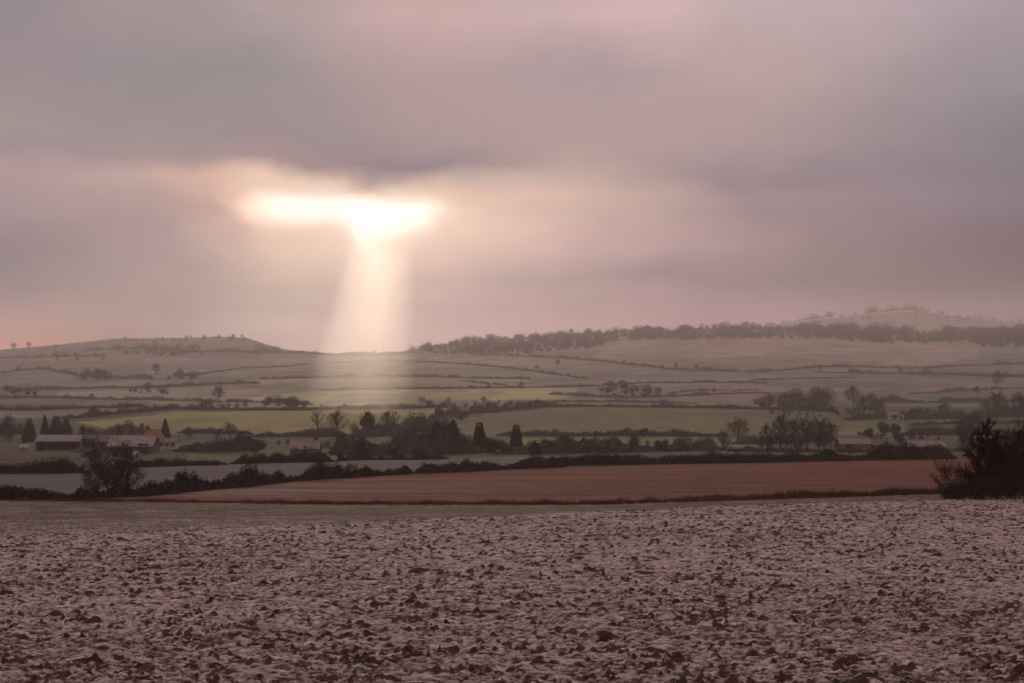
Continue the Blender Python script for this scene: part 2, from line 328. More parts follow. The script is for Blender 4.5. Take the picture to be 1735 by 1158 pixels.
def build_land():
    pxs = np.concatenate([np.linspace(-3200, -420, 24), np.arange(-400, 2140, 6.5), np.linspace(2160, 4900, 24)])
    ds = np.concatenate([np.linspace(4, 90, 24), np.geomspace(100, 150, 8), np.geomspace(151.5, 10600, 440), [10900]])
    X = np.empty((len(ds), len(pxs))); Y = np.empty_like(X); Z = np.empty_like(X)
    for j, p in enumerate(pxs):
        Y[:, j] = ds; X[:, j] = (p - CX) / F * ds; Z[:, j] = hz(p, ds)
    Z += np.where(Y > 400, rough(X, Y), 0)
    Z -= np.where(Y < 150.5, .35, 0)
    P = np.broadcast_to(pxs[None, :], X.shape); R = HR - (Z - EYE) / Y * F
    C = np.empty(X.shape + (3,)); C[:] = (.25, .215, .185)
    w = vn(X / 180, Y / 380, 7)[..., None]
    C *= .8 + .4 * w
    pa = _h(np.floor((P + R * 3 + 60 * vn(P / 200, R / 30, 51)) / 130), np.floor((R + P * .015 + 9 * vn(P / 150, R / 40, 52)) / 11), 5)[..., None]; pb = _h(np.floor((P - R * 2) / 170), np.floor((R - P * .02 + 8 * vn(P / 120, R / 40, 53)) / 9), 6)[..., None]
    wob = (vn(X / 15, Y / 15, 2) - .5) * 3
    for poly, c in FIELDS:
        C[inside(poly, P, R + wob) & (Y > 165) & (Y < 7600)] = c
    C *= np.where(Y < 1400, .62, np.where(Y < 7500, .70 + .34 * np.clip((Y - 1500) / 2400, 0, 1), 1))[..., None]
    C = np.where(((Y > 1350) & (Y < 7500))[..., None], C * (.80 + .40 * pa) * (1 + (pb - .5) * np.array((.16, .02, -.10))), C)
    mot = 1 + np.where(Y > 400, (vn(X / 45, Y / 110, 41) - .5) * .5 + (vn(X / 14, Y / 60, 42) - .5) * .45, 0)
    C *= mot[..., None]; C *= 1 + (vn(X / 70, Y / 160, 43) - .5)[..., None] * np.array((.10, -.02, -.08)) * (Y > 400)[..., None]
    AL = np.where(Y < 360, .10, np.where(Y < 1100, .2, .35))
    st = (Y > 158) & (Y < 348) & (R > ip(P, STUB_TOP))
    sc = np.array((.148, .031, .017))
    st1 = (vn(X / 26 + Y / 40, Y / 1.6 - X * .02, 31) - .5) * .4 + (vn(X / 3, Y / 2.4, 32) - .5) * .8 + (vn(X / 60, Y / 14, 33) - .5) * .5
    C[st] = (sc * (1 + st1[..., None]))[st]
    # pale frosted streak along the near edge of the stubble
    fs = st & (R > 812) & (R < 842) & (P < 1000)
    k = np.clip(vn(X / 30, Y / 2.2, 9) * 2.6 - 1.0, 0, 1)[..., None] * np.clip((1000 - P) / 600, 0, 1)[..., None]
    C = np.where(fs[..., None], C * (1 - k) + np.array((.27, .18, .16)) * k, C)
    C[(Y > 150) & (Y <= 158)] = (.14, .058, .04)
    C[Y <= 150.5] = (.15, .11, .105)
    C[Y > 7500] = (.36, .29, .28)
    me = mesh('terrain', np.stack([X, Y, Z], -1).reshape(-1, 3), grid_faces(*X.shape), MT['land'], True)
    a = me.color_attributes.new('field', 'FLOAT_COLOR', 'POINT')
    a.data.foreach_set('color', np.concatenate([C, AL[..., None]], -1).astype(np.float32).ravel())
    o = obj('terrain', me); tag(o, 'valley fields and hazy hills reaching to the skyline', kind='structure')
    s = 11000
    g = obj('light_block_sheet', mesh('light_block_sheet', [(-s, -s, -60), (s, -s, -60), (s, s, -60), (-s, s, -60)], [(0, 1, 2, 3)], MT['block'])); tag(g, 'unseen sheet under the valley, added to block light from below', kind='structure')  # hidden plane under the terrain, added to keep out light from below
build_land()

# ------------------------------------------------------------------ ploughed field in front, clods and snow as relief
def plough_material():
    m = bpy.data.materials.new('snowy_plough'); m.use_nodes = True; t = m.node_tree; b = t.nodes['Principled BSDF']; L = t.links.new
    b.inputs['Roughness'].default_value = .9; b.inputs['Specular IOR Level'].default_value = .15
    at = N(t, 'ShaderNodeAttribute', attribute_name='snow'); tc = N(t, 'ShaderNodeTexCoord')
    def noise(s, det=4, ro=.6):
        n = N(t, 'ShaderNodeTexNoise'); n.inputs['Scale'].default_value = s; n.inputs['Detail'].default_value = det; n.inputs['Roughness'].default_value = ro; L(tc.outputs['Object'], n.inputs['Vector']); return n.outputs[0]
    k = M(t, 'ADD', at.outputs['Fac'], M(t, 'MULTIPLY_ADD', noise(26, 5, .8), 1.3, -.65))
    mr = N(t, 'ShaderNodeMapRange'); mr.inputs[1].default_value = .34; mr.inputs[2].default_value = .78; L(k, mr.inputs[0])
    so = N(t, 'ShaderNodeValToRGB'); so.color_ramp.elements[0].color = (.030, .020, .015, 1); so.color_ramp.elements[1].color = (.15, .066, .048, 1)
    so.color_ramp.elements[0].position = .35; so.color_ramp.elements[1].position = .68; L(noise(3, 6, .7), so.inputs[0])
    sn = N(t, 'ShaderNodeValToRGB'); sn.color_ramp.elements[0].color = (.33, .215, .20, 1); sn.color_ramp.elements[1].color = (.92, .74, .71, 1)
    sn.color_ramp.elements[0].position = .3; sn.color_ramp.elements[1].position = .7; L(noise(6, 5, .65), sn.inputs[0])
    mx = N(t, 'ShaderNodeMix', data_type='RGBA'); L(mr.outputs[0], mx.inputs[0]); L(so.outputs[0], mx.inputs[6]); L(sn.outputs[0], mx.inputs[7])
    L(mx.outputs[2], b.inputs['Base Color'])
    bp = N(t, 'ShaderNodeBump'); bp.inputs['Strength'].default_value = .6; bp.inputs['Distance'].default_value = .03; L(noise(30, 4, .6), bp.inputs['Height']); L(bp.outputs[0], b.inputs['Normal'])
    return m
def plough_sheet(pxs, q):
    ds = [9.0 if q == 1 else 5.0]
    while ds[-1] < 150.3: ds.append(ds[-1] * (1 + (.0026 if ds[-1] < 90 else .0048) * q))
    ds = np.array(ds); ds[-1] = 150.3
    X = np.empty((len(ds), len(pxs))); Y = np.empty_like(X); Z = np.empty_like(X)
    for j, p in enumerate(pxs):
        Y[:, j] = ds; X[:, j] = (p - CX) / F * ds; Z[:, j] = hz(p, ds)
    wx = X + (vn(X * 2, Y * 2, 21) - .5) * .3; wy = Y + (vn(X * 2, Y * 2, 22) - .5) * .3
    big = vn(wx / .45, wy / .5, 1) - .5
    mid = vn(wx / .08, wy / .085, 2); mid = 1 - np.abs(mid * 2 - 1)
    fin = vn(wx / .045, wy / .05, 3)
    tiny = vn(X / .028, Y / .03, 4)
    ph = vn(X / 4, Y / 5, 8)
    lump = np.clip(vn(wx / .055 + 40, wy / .065, 5) - .72, 0, 1) * 3.6 * np.clip(vn(X / .35, Y / .45, 6) * 2.0 - .35, 0, 1)
    hgt = big * .028 + mid * .030 + fin * .032 + tiny * .014 + lump * .05
    Z0 = Z + hgt - .05
    snow = .635 - .06 * np.clip((26 - Y) / 10, 0, 1) + (ph - .5) * .14 - lump * 1.35 - (mid - .55) * .22 + (fin - .5) * .62 + (tiny - .5) * .6 + (vn(X / .25, Y / .3, 9) - .5) * .2
    gy = np.gradient(hgt, axis=0) / np.gradient(Y, axis=0)
    snow -= np.clip(gy, -.2, 1.2) * .38          # snow has slid off the faces turned to the camera's side
    far = np.clip((Y - 60) / 60, 0, 1)
    snow = snow * (1 - far) + far * (.34 + (vn(X / 1.5, Y / 1.5, 12) - .5) * .3 + (fin - .5) * .2)
    return np.stack([X, Y, Z0], -1).reshape(-1, 3), grid_faces(*X.shape), snow.ravel()
def build_plough():
    V, Fc, S, n = [], [], [], 0
    for pxs, q in ((np.linspace(-300, 2030, 505), 1.0), (np.linspace(-2600, -297, 170), 2.2), (np.linspace(2027, 4330, 170), 2.2)):
        v, f, sn = plough_sheet(pxs, q); V.append(v); Fc.append(f + n); S.append(sn); n += len(v)
    me = mesh('ploughed_field', np.concatenate(V), np.concatenate(Fc), plough_material(), True)
    a = me.attributes.new('snow', 'FLOAT', 'POINT'); a.data.foreach_set('value', np.concatenate(S).astype(np.float32))
    tag(obj('ploughed_field', me), 'ploughed field dusted with snow across the foreground', kind='structure')
build_plough()

# ------------------------------------------------------------------ plants
class Soup:
    def __init__(s): s.v = []; s.f = []; s.n = 0
    def add(s, V, Fc):
        V = np.asarray(V, float); Fc = np.asarray(Fc, int) + s.n; s.v.append(V); s.f.append(Fc); s.n += len(V)
    def mesh(s, name, m, smooth=False): return mesh(name, np.concatenate(s.v), np.concatenate(s.f), m, smooth)
def limb(sp, pts, radii, k=4):
    """tapered tube as triangles"""
    pts = np.asarray(pts, float); n = len(pts); V = []
    for i in range(n):
        t = pts[min(i + 1, n - 1)] - pts[max(i - 1, 0)]; t /= np.linalg.norm(t) + 1e-9
        a = np.cross(t, (0.3, 0.9, .1)); a /= np.linalg.norm(a) + 1e-9; b = np.cross(t, a)
        for q in range(k):
            an = 2 * math.pi * q / k; V.append(pts[i] + (a * math.cos(an) + b * math.sin(an)) * radii[i])
    Fc = []
    for i in range(n - 1):
        for q in range(k):
            a0, a1 = i * k + q, i * k + (q + 1) % k
            Fc += [(a0, a1, a1 + k), (a0, a1 + k, a0 + k)]
    sp.add(V, Fc)
def sticks(sp, P, Dv, Ln, Wd, r):
    """thin tapering twigs, two crossed triangles each"""
    n = len(P); a = r.normal(size=(n, 3)); a -= Dv * (a * Dv).sum(1, keepdims=True); a /= np.linalg.norm(a, axis=1, keepdims=True); b = np.cross(Dv, a)
    tip = P + Dv * Ln[:, None]; w = Wd[:, None] * .5
    V = np.stack([P - a * w, P + a * w, tip, P - b * w, P + b * w], 1).reshape(-1, 3)
    i = np.arange(n)[:, None] * 5
    Fc = np.concatenate([i + np.array([[0, 1, 2]]), i + np.array([[3, 4, 2]])])
    sp.add(V, Fc)
def unit(v): return v / (np.linalg.norm(v, axis=-1, keepdims=True) + 1e-9)
def bare_tree(seed, spread=.33, fork=.22, n1=11, twigs=1500, tw=.045, stems=1, droop=0.0, r0=.028, tl=.085, fill=0):
    """a leafless tree one unit tall: (trunk and boughs, twiggy crown)"""
    r = np.random.default_rng(seed); tr = Soup(); cr = Soup(); ends = []
    for s in range(stems):
        a = r.uniform(0, 6.28); lean = .04 if stems == 1 else r.uniform(.1, .32)
        top = np.array([math.cos(a) * lean, math.sin(a) * lean, r.uniform(.72, .85)])
        pts = [np.zeros(3) + (0 if stems == 1 else r.normal(size=3) * (.04, .04, 0))]
        for k in range(1, 6): pts.append(top * (k / 5) + np.append(r.normal(size=2) * .018, 0))
        rad = r0 / math.sqrt(stems) * np.array([1.25, .95, .78, .6, .4, .2]); limb(tr, pts, rad, 5); pts = np.array(pts)
        for b in range(n1):
            t = fork + (1 - fork) * (b + r.uniform(0, 1)) / n1; base = np.array([np.interp(t * 5, range(6), pts[:, q]) for q in range(3)])
            an = b * 2.4 + r.uniform(-.5, .5); up = .45 + .75 * t
            ln = spread * (1.05 - .62 * max(0, t - .35)) * r.uniform(.75, 1.15)
            d0 = unit(np.array([math.cos(an), math.sin(an), up])); P = [base]; dd = d0
            for k in range(4):
                dd = unit(dd + r.normal(size=3) * .16 + (0, 0, .10 - droop)); P.append(P[-1] + dd * ln / 4)
            rb = np.interp(t * 5, range(6), rad) * .62; limb(tr, P, rb * np.array([1, .8, .6, .42, .2]), 4)
            for k in range(1, 5):
                for q in range(3):
                    d2 = unit(dd * .7 + r.normal(size=3) * .55 + (0, 0, .25)); l2 = ln * r.uniform(.25, .45); m = P[k] + d2 * l2 * .55 + r.normal(size=3) * .008
                    e = P[k] + d2 * l2; limb(cr, [P[k], m, e], rb * np.array([.36, .26, .12]), 3)
                    ends.append((P[k], m, e, d2))
    n = twigs; idx = r.integers(0, len(ends), n); u = r.uniform(.15, 1, n)[:, None]
    A = np.array([e[0] for e in ends])[idx]; B = np.array([e[2] for e in ends])[idx]; D2 = np.array([e[3] for e in ends])[idx]
    Dv = unit(D2 * .6 + r.normal(size=(n, 3)) * .6 + np.array((0, 0, .3 - droop)))
    sticks(cr, A + (B - A) * u, Dv, tl * r.uniform(.5, 1.4, n), np.full(n, tw * .1) * r.uniform(.6, 1.4, n), r)
    if fill:
        d = unit(r.normal(size=(fill, 3)) + (0, 0, .25)); q = r.uniform(.35, 1, fill) ** .6; k = 1 + .22 * np.sin(3 * np.arctan2(d[:, 1], d[:, 0]) + seed) * (1 - d[:, 2] ** 2) + .12 * np.sin(7 * d[:, 2] + 4 * d[:, 0])
        P = np.array((0, 0, .58)) + d * (q * k)[:, None] * (spread * 1.02, spread * 1.02, .36)
        sticks(cr, P, unit(d + r.normal(size=(fill, 3)) * .5 + (0, 0, .3)), tl * r.uniform(.5, 1.3, fill), np.full(fill, tw * .12), r)
    return tr, cr
def cheap_tree(seed, n=130):
    r = np.random.default_rng(seed); sp = Soup(); limb(sp, [(0, 0, 0), (0, 0, .3), (0, 0, .7)], [.03, .025, .01], 3)
    d = unit(r.normal(size=(n, 3)) + (0, 0, .2)); q = r.uniform(.3, 1, n) ** .5
    P = np.array((0, 0, .52)) + d * q[:, None] * (.4, .4, .36); sticks(sp, P, unit(d + r.normal(size=(n, 3)) * .5 + (0, 0, .3)), r.uniform(.08, .24, n), np.full(n, .030), r)
    blob(sp, (0, 0, .38), .19, .22, r, 7, 5)
    return np.concatenate(sp.v), np.concatenate(sp.f)
def blob(sp, c, rx, rz, r, n=10, m=7):
    V = []; ph = r.uniform(0, 6.28, 4)
    for i in range(m + 1):
        th = math.pi * i / m
        for j in range(n):
            a = 2 * math.pi * j / n; k = 1 + .16 * math.sin(3 * a + ph[0] + 2 * th) + .13 * math.sin(5 * th + ph[1] + a)
            V.append((c[0] + rx * k * math.sin(th) * math.cos(a), c[1] + rx * k * math.sin(th) * math.sin(a), c[2] + rz * k * math.cos(th)))
    Fc = []
    for i in range(m):
        for j in range(n):
            a0, a1 = i * n + j, i * n + (j + 1) % n; Fc += [(a0, a1, a1 + n), (a0, a1 + n, a0 + n)]
    sp.add(V, Fc)
def leaves(sp, P, Dv, size, r):
    n = len(P); a = unit(np.cross(Dv, r.normal(size=(n, 3)))); s = size[:, None]
    V = np.stack([P - a * s * .5, P + a * s * .5, P + Dv * s * 1.3], 1).reshape(-1, 3)
    sp.add(V, np.arange(3 * n).reshape(n, 3))
def conifer(seed, wid=.24, n=2200, power=.85):
    r = np.random.default_rng(seed); tr = Soup(); cr = Soup()
    limb(tr, [(0, 0, 0), (0, 0, .4), (0, 0, .97)], [.03, .02, .004], 6)
    h = r.uniform(.04, 1, n) ** 1.1; a = r.uniform(0, 6.28, n)
    prof = wid * np.where(h < .16, .7 + h * 1.9, 1.04) * np.clip(1.02 - h, 0, 1) ** power
    prof *= .8 + .32 * np.sin(h * 46 + np.sin(a * 2 + seed)) ** 2 + .1 * np.sin(a * 3 + seed)
    q = prof * r.uniform(.55, 1.0, n) ** .5
    P = np.stack([q * np.cos(a), q * np.sin(a), h], 1)
    Dv = unit(np.stack([np.cos(a), np.sin(a), r.uniform(-.6, .5, n)], 1) + r.normal(size=(n, 3)) * .35)
    leaves(cr, P, Dv, r.uniform(.03, .065, n) * (1.15 - .6 * h), r)
    for k in range(7):
        z = .12 + .11 * k; blob(cr, (0, 0, z), wid * .66 * (1.02 - z) ** power, .085, r, 8, 4)
    return tr, cr
def shrub(seed, n=1500, wid=.55, dense=True, twiggy=.5):
    """a rounded bush one unit tall: (stems, foliage)"""
    r = np.random.default_rng(seed); tr = Soup(); cr = Soup(); C = []
    for k in range(9):
        a = r.uniform(0, 6.28); q = wid * r.uniform(.05, .62); C.append((q * math.cos(a), q * math.sin(a), r.uniform(.28, .72), r.uniform(.2, .34)))
        limb(tr, [(r.normal() * .03, r.normal() * .03, 0), (C[-1][0] * .6, C[-1][1] * .6, C[-1][2] * .5), C[-1][:3]], [.018, .012, .006], 4)
        if dense: blob(cr, C[-1][:3], C[-1][3] * .62, C[-1][3] * .62, r, 8, 5)
    C = np.array(C); i = r.integers(0, 9, n); d = unit(r.normal(size=(n, 3))); P = C[i, :3] + d * (C[i, 3] * r.uniform(.35, 1, n))[:, None]; P[:, 2] = np.abs(P[:, 2])
    leaves(cr, P, unit(d + r.normal(size=(n, 3)) * .5), r.uniform(.025, .05, n), r)
    k = int(n * twiggy); j = r.integers(0, n, k)
    sticks(cr, P[j], unit(d[j] + (0, 0, .5) + r.normal(size=(k, 3)) * .4), r.uniform(.05, .15, k), np.full(k, .006), r)
    return tr, cr
PROTO = {}
def proto(key, pair, m_trunk, m_crown):
    tr, cr = pair; PROTO[key] = (tr.mesh('trunk', m_trunk, True), cr.mesh('crown', m_crown))
proto('oak1', bare_tree(1, .44, .2, 12, 1700, fill=1900), MT['bark'], MT['twig'])
proto('oak2', bare_tree(2, .50, .18, 12, 1700, fill=2000), MT['bark'], MT['twig'])
proto('ash1', bare_tree(3, .34, .25, 13, 1500, fill=1100), MT['bark'], MT['twig'])
proto('ash2', bare_tree(4, .38, .3, 12, 1400, fill=1000), MT['bark'], MT['twig'])
proto('slim', bare_tree(5, .26, .2, 14, 1300, fill=1300), MT['bark'], MT['twig'])
proto('thin', bare_tree(6, .30, .34, 9, 520, tw=.03), MT['bark'], MT['twig'])
proto('russet', bare_tree(7, .46, .12, 13, 2600, stems=2, fill=1000), MT['bark'], MT['twig_red'])
proto('russet_bush', bare_tree(8, .4, .08, 8, 2600, stems=4, tw=.04, fill=1200), MT['bark'], MT['twig_red'])
proto('con1', conifer(1, .25), MT['bark'], MT['ever'])
proto('con2', conifer(2, .21, power=.75), MT['bark'], MT['ever'])
proto('con3', conifer(3, .33, power=.55), MT['bark'], MT['ever'])
proto('cypress', conifer(4, .24, power=.42), MT['bark'], MT['ever'])
proto('ivy1', shrub(9, 1600, .34), MT['bark'], MT['ivy'])
proto('bush1', shrub(10, 1300, .6), MT['bark'], MT['hedge'])
proto('bush2', shrub(11, 1300, .75), MT['bark'], MT['hedge'])
proto('rbush', shrub(12, 1300, .6, twiggy=.8), MT['bark'], MT['twig_red'])
KIND = {'oak1': 'bare_tree', 'oak2': 'bare_tree', 'ash1': 'bare_tree', 'ash2': 'bare_tree', 'slim': 'bare_tree', 'thin': 'bare_tree', 'russet': 'russet_tree', 'russet_bush': 'russet_bush',
        'con1': 'conifer_tree', 'con2': 'conifer_tree', 'con3': 'conifer_tree', 'cypress': 'conifer_tree', 'ivy1': 'ivy_tree', 'bush1': 'bush', 'bush2': 'bush', 'rbush': 'russet_bush'}
def plant(key, px, base, hpx, label, group=None, wide=1.0, dmin=155., cat=None, at=None, sink=.0):
    p = at or G(px, base, dmin); h = hpx / F * p.y
    e = obj(KIND[key], None, loc=(p.x, p.y, p.z - .12 - sink)); e.empty_display_size = .5
    rz = random.uniform(0, 6.28)
    bush = 'bush' in KIND[key]
    for nm, me in zip(('stem', 'foliage') if bush else ('trunk', 'crown'), PROTO[key]):
        obj(nm, me, e, rz=rz, sc=(h * wide, h * wide, h))
    tag(e, label, cat or ('bush' if bush else 'tree'), group)
    return e

# hedges -------------------------------------------------------------
def hedge(pts, hpx, label, near=False, mt=None, dens=1.0, width=None, group=None, name='hedge', gap=.0):
    P = [G(a, b) for a, b in pts]; r = rng
    seg = [(P[i + 1] - P[i]).length for i in range(len(P) - 1)]; tot = sum(seg); cum = np.concatenate([[0], np.cumsum(seg)])
    dm = sum(p.y for p in P) / len(P); h = hpx / F * dm; w = width or max(1.6, min(h * 1.0, 4.0))
    pxm = F / dm                                                # photograph pixels per metre
    xs = np.array([p.x for p in P]); ys = np.array([p.y for p in P])
    # the hedge is nearly edge-on in depth, so work per pixel of its run across the view
    span = max(abs(pts[-1][0] - pts[0][0]), 4)
    n = max(int(span / 3.0), 3); t = np.linspace(0, tot, n); cx = np.interp(t, cum, xs); cy = np.interp(t, cum, ys)
    cz = np.array([ground_at(a, b) for a, b in zip(cx, cy)])
    s0 = int(r.integers(0, 9999)); tt = t * pxm
    prof = .55 + .55 * vn(t / (h * 3.1 + 2), t * 0 + s0, 1) + .35 * (vn(t / (h * .9 + .6), t * 0 + s0, 2) - .5) + .5 * np.clip(vn(t / (h * 6 + 4), t * 0 + s0, 5) - .66, 0, 1) * 3
    keep = vn(t / (h * 9 + 5), t * 0 + s0, 6) > gap
    sp = Soup()
    ends = np.clip(np.minimum(t, tot - t) / (h * 2.5 + .1), .12, 1)
    hh = h * (.5 * prof + .55 * prof ** 2.2) * np.where(keep, 1, .35) * ends
    V = []
    for i in range(n):
        wb = w * (.8 + .4 * r.random())
        for dx, kz in ((-.5, -.12), (-.42, .45), (-.12, .8), (.2, .78), (.45, .4), (.5, -.12)):
            V.append((cx[i] + r.normal() * .08 * w, cy[i] + dx * wb, cz[i] + kz * hh[i] * (.92 + .16 * r.random())))
    Fc = []
    for i in range(n - 1):
        for q in range(5):
            a = i * 6 + q; Fc += [(a, a + 1, a + 7), (a, a + 7, a + 6)]
    sp.add(V, Fc)
    m = int(min(span * max(hpx, 3) * .55 * dens, 14000)); tq = r.uniform(0, tot, m)
    hx = np.interp(tq, t, hh); X = np.interp(tq, cum, xs); Y = np.interp(tq, cum, ys) + r.normal(size=m) * w * .3; Z = np.interp(tq, t, cz) + hx * r.uniform(0.05, 1, m) ** .7
    sz = np.clip(1.6 / pxm * r.uniform(.6, 1.5, m), .05, h * .5)
    leaves(sp, np.stack([X, Y, Z], 1), unit(r.normal(size=(m, 3)) + (0, 0, .7)), sz, r)
    k = m // 2; Dv = unit(r.normal(size=(k, 3)) * .5 + (0, 0, 1))
    sticks(sp, np.stack([X[:k], Y[:k], Z[:k]], 1), Dv, hx[:k] * r.uniform(.1, .38, k), np.full(k, .35 / pxm), r)
    c = np.array([cx[n // 2], cy[n // 2], cz[n // 2]]); sp.v = [v - c for v in sp.v]
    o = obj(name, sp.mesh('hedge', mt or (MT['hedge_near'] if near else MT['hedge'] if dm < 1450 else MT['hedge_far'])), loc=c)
    return tag(o, label, 'hedge', group)

# nearest hedges, between the stubble and the valley
hedge([(-60, 851), (20, 850), (90, 851), (150, 850)], 30, 'tall dark hedge at the end of the ploughed field below the snowy strip', near=True)
hedge([(110, 847), (180, 844), (250, 841), (340, 832), (420, 825), (500, 816), (600, 809), (700, 803)], 20, 'dark bramble hedge climbing along the far edge of the stubble', near=True)
hedge([(700, 803), (800, 799), (900, 794), (960, 791)], 16, 'dark lumpy hedge along the stubble below the four conifers', near=True)
hedge([(-60, 804), (40, 803), (150, 802)], 15, 'flat-topped dark hedge between farmyard and snowy strip', near=True)
hedge([(225, 793), (300, 790), (385, 788)], 13, 'dark hedge below the farm beside the russet tree', near=True)
hedge([(390, 787), (470, 785), (570, 783)], 14, 'rounded dark hedge below the bungalow and its lawn', near=True)
hedge([(570, 782), (650, 779), (760, 777)], 10, 'thin dark hedge above the snowy strip under the wood', near=True)
hedge([(860, 792), (1000, 788), (1150, 786), (1300, 784), (1450, 781), (1620, 778)], 19, 'long dark hedge along the top of the red-brown stubble', near=True, dens=1.3)
# farm and valley floor
hedge([(295, 766), (340, 767), (390, 767), (445, 765)], 30, 'thick evergreen screen hedge right of the white farmhouse', mt=MT['ivy'], width=5)
hedge([(420, 742), (500, 740), (600, 739)], 13, 'dark hedge at the foot of the yellow field behind the bungalow')
hedge([(590, 744), (660, 738), (740, 733), (780, 731)], 20, 'bulky hedge sloping between yellow field and conifers')
hedge([(300, 733), (360, 734), (430, 738)], 9, 'low hedge under the yellow field right of the farm conifer')
hedge([(560, 770), (640, 772), (720, 772), (840, 770)], 27, 'dark thicket hedge below the conifers in the valley', width=9, dens=1.2)
hedge([(840, 740), (960, 741), (1090, 741), (1235, 742)], 10, 'straight dark hedge between the wide field and the green strip')
hedge([(840, 772), (920, 772), (1010, 770), (1120, 768), (1230, 766)], 22, 'ragged brown hedge below the green strip in mid valley', dens=1.2, width=7)
hedge([(1230, 768), (1330, 770), (1420, 770), (1540, 768), (1640, 766)], 8, 'ragged hedge in front of the pale sheds', dens=1.1)
hedge([(1240, 752), (1300, 752), (1360, 750), (1420, 748)], 16, 'dark hedge under the bare trees right of the wide field')
hedge([(1430, 712), (1500, 709), (1560, 710), (1640, 709), (1735, 706), (1800, 705)], 12, 'dark hedge running below the white cottages')
hedge([(1530, 738), (1600, 738), (1680, 737), (1800, 735)], 14, 'dark hedge behind the long white-roofed shed')
hedge([(1540, 722), (1620, 720), (1735, 718), (1800, 718)], 6, 'thin hedge beyond the big dark tree')
hedge([(100, 711), (165, 705), (230, 701), (300, 693), (380, 695), (440, 696), (560, 695), (660, 693), (760, 691)], 8, 'long dark hedge along the top of the yellow field')
hedge([(725, 713), (760, 707), (790, 703), (850, 697), (930, 690)], 14, 'thick hedge slanting up between yellow and green fields')
hedge([(840, 696), (930, 690), (1020, 689), (1100, 690), (1200, 692), (1290, 694), (1420, 699)], 7, 'dark hedge along the top of the wide green field')
hedge([(-60, 696), (60, 696), (130, 694), (250, 690)], 6, 'dark hedge left above the pink strip field')
hedge([(-60, 738), (0, 738), (45, 737)], 26, 'dark bushy hedge at the edge left of the farm conifers', width=6)
hedge([(130, 735), (190, 735), (250, 734)], 12, 'russet brown hedge behind the farm roofs', mt=MT['twig_red'])
# hillside hedges
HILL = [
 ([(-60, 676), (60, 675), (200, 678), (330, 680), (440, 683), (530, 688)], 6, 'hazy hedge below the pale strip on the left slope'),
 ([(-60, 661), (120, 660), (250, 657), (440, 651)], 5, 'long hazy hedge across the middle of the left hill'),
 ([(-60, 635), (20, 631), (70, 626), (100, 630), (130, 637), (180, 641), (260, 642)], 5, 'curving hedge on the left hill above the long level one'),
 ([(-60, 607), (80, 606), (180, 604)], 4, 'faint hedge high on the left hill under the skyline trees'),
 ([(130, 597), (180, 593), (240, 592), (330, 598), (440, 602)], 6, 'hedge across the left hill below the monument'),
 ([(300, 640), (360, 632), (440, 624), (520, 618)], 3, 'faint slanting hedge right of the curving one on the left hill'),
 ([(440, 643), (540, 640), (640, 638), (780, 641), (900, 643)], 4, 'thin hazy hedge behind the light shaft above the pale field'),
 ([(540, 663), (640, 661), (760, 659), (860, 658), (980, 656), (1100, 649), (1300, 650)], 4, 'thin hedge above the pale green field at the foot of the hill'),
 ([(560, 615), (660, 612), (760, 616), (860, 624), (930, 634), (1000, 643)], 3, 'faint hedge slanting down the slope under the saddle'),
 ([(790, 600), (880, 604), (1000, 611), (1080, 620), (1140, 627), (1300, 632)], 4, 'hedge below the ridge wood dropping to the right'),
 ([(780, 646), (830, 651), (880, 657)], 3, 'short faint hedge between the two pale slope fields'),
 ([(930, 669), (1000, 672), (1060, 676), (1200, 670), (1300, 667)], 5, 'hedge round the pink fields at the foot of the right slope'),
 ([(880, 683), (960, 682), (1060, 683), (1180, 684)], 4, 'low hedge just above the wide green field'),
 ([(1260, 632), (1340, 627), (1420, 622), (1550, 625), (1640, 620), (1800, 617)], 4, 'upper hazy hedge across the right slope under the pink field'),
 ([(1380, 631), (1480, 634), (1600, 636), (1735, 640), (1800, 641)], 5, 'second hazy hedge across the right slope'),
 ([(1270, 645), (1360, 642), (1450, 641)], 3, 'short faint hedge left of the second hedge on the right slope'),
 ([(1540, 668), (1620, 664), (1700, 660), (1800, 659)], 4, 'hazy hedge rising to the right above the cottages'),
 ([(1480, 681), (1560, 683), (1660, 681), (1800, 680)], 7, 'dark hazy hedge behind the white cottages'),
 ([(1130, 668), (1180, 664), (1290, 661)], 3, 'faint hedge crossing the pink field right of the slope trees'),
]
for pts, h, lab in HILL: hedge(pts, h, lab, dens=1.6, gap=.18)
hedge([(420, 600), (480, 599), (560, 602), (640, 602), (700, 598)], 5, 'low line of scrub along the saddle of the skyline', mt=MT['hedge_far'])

# woods that read as one mass -------------------------------------------
def wood(name, label, spots, hpx, mt, seed):
    r = np.random.default_rng(seed); sp = Soup()
    base = [cheap_tree(40 + k) for k in range(4)]
    for (px, row, dm) in spots:
        p = G(px, row, dm) if dm < 8000 else Vector(((px - CX) / F * dm, dm, ground_at((px - CX) / F * dm, dm))); h = hpx * (.5 + .8 * r.random() ** 1.4) * (.7 + .65 * vn(np.array([px / 34.]), np.array([seed * 3.7]), 2)[0]) / F * p.y; V, Fc = base[r.integers(0, 4)]; a = r.uniform(0, 6.28); c, s = math.cos(a), math.sin(a); w = r.uniform(1.0, 1.8)
        sp.add(np.stack([(V[:, 0] * c - V[:, 1] * s) * h * w + p.x, (V[:, 0] * s + V[:, 1] * c) * h * w + p.y, V[:, 2] * h + p.z - .3], 1), Fc)
    return tag(obj(name, sp.mesh(name, mt)), label, kind='stuff')
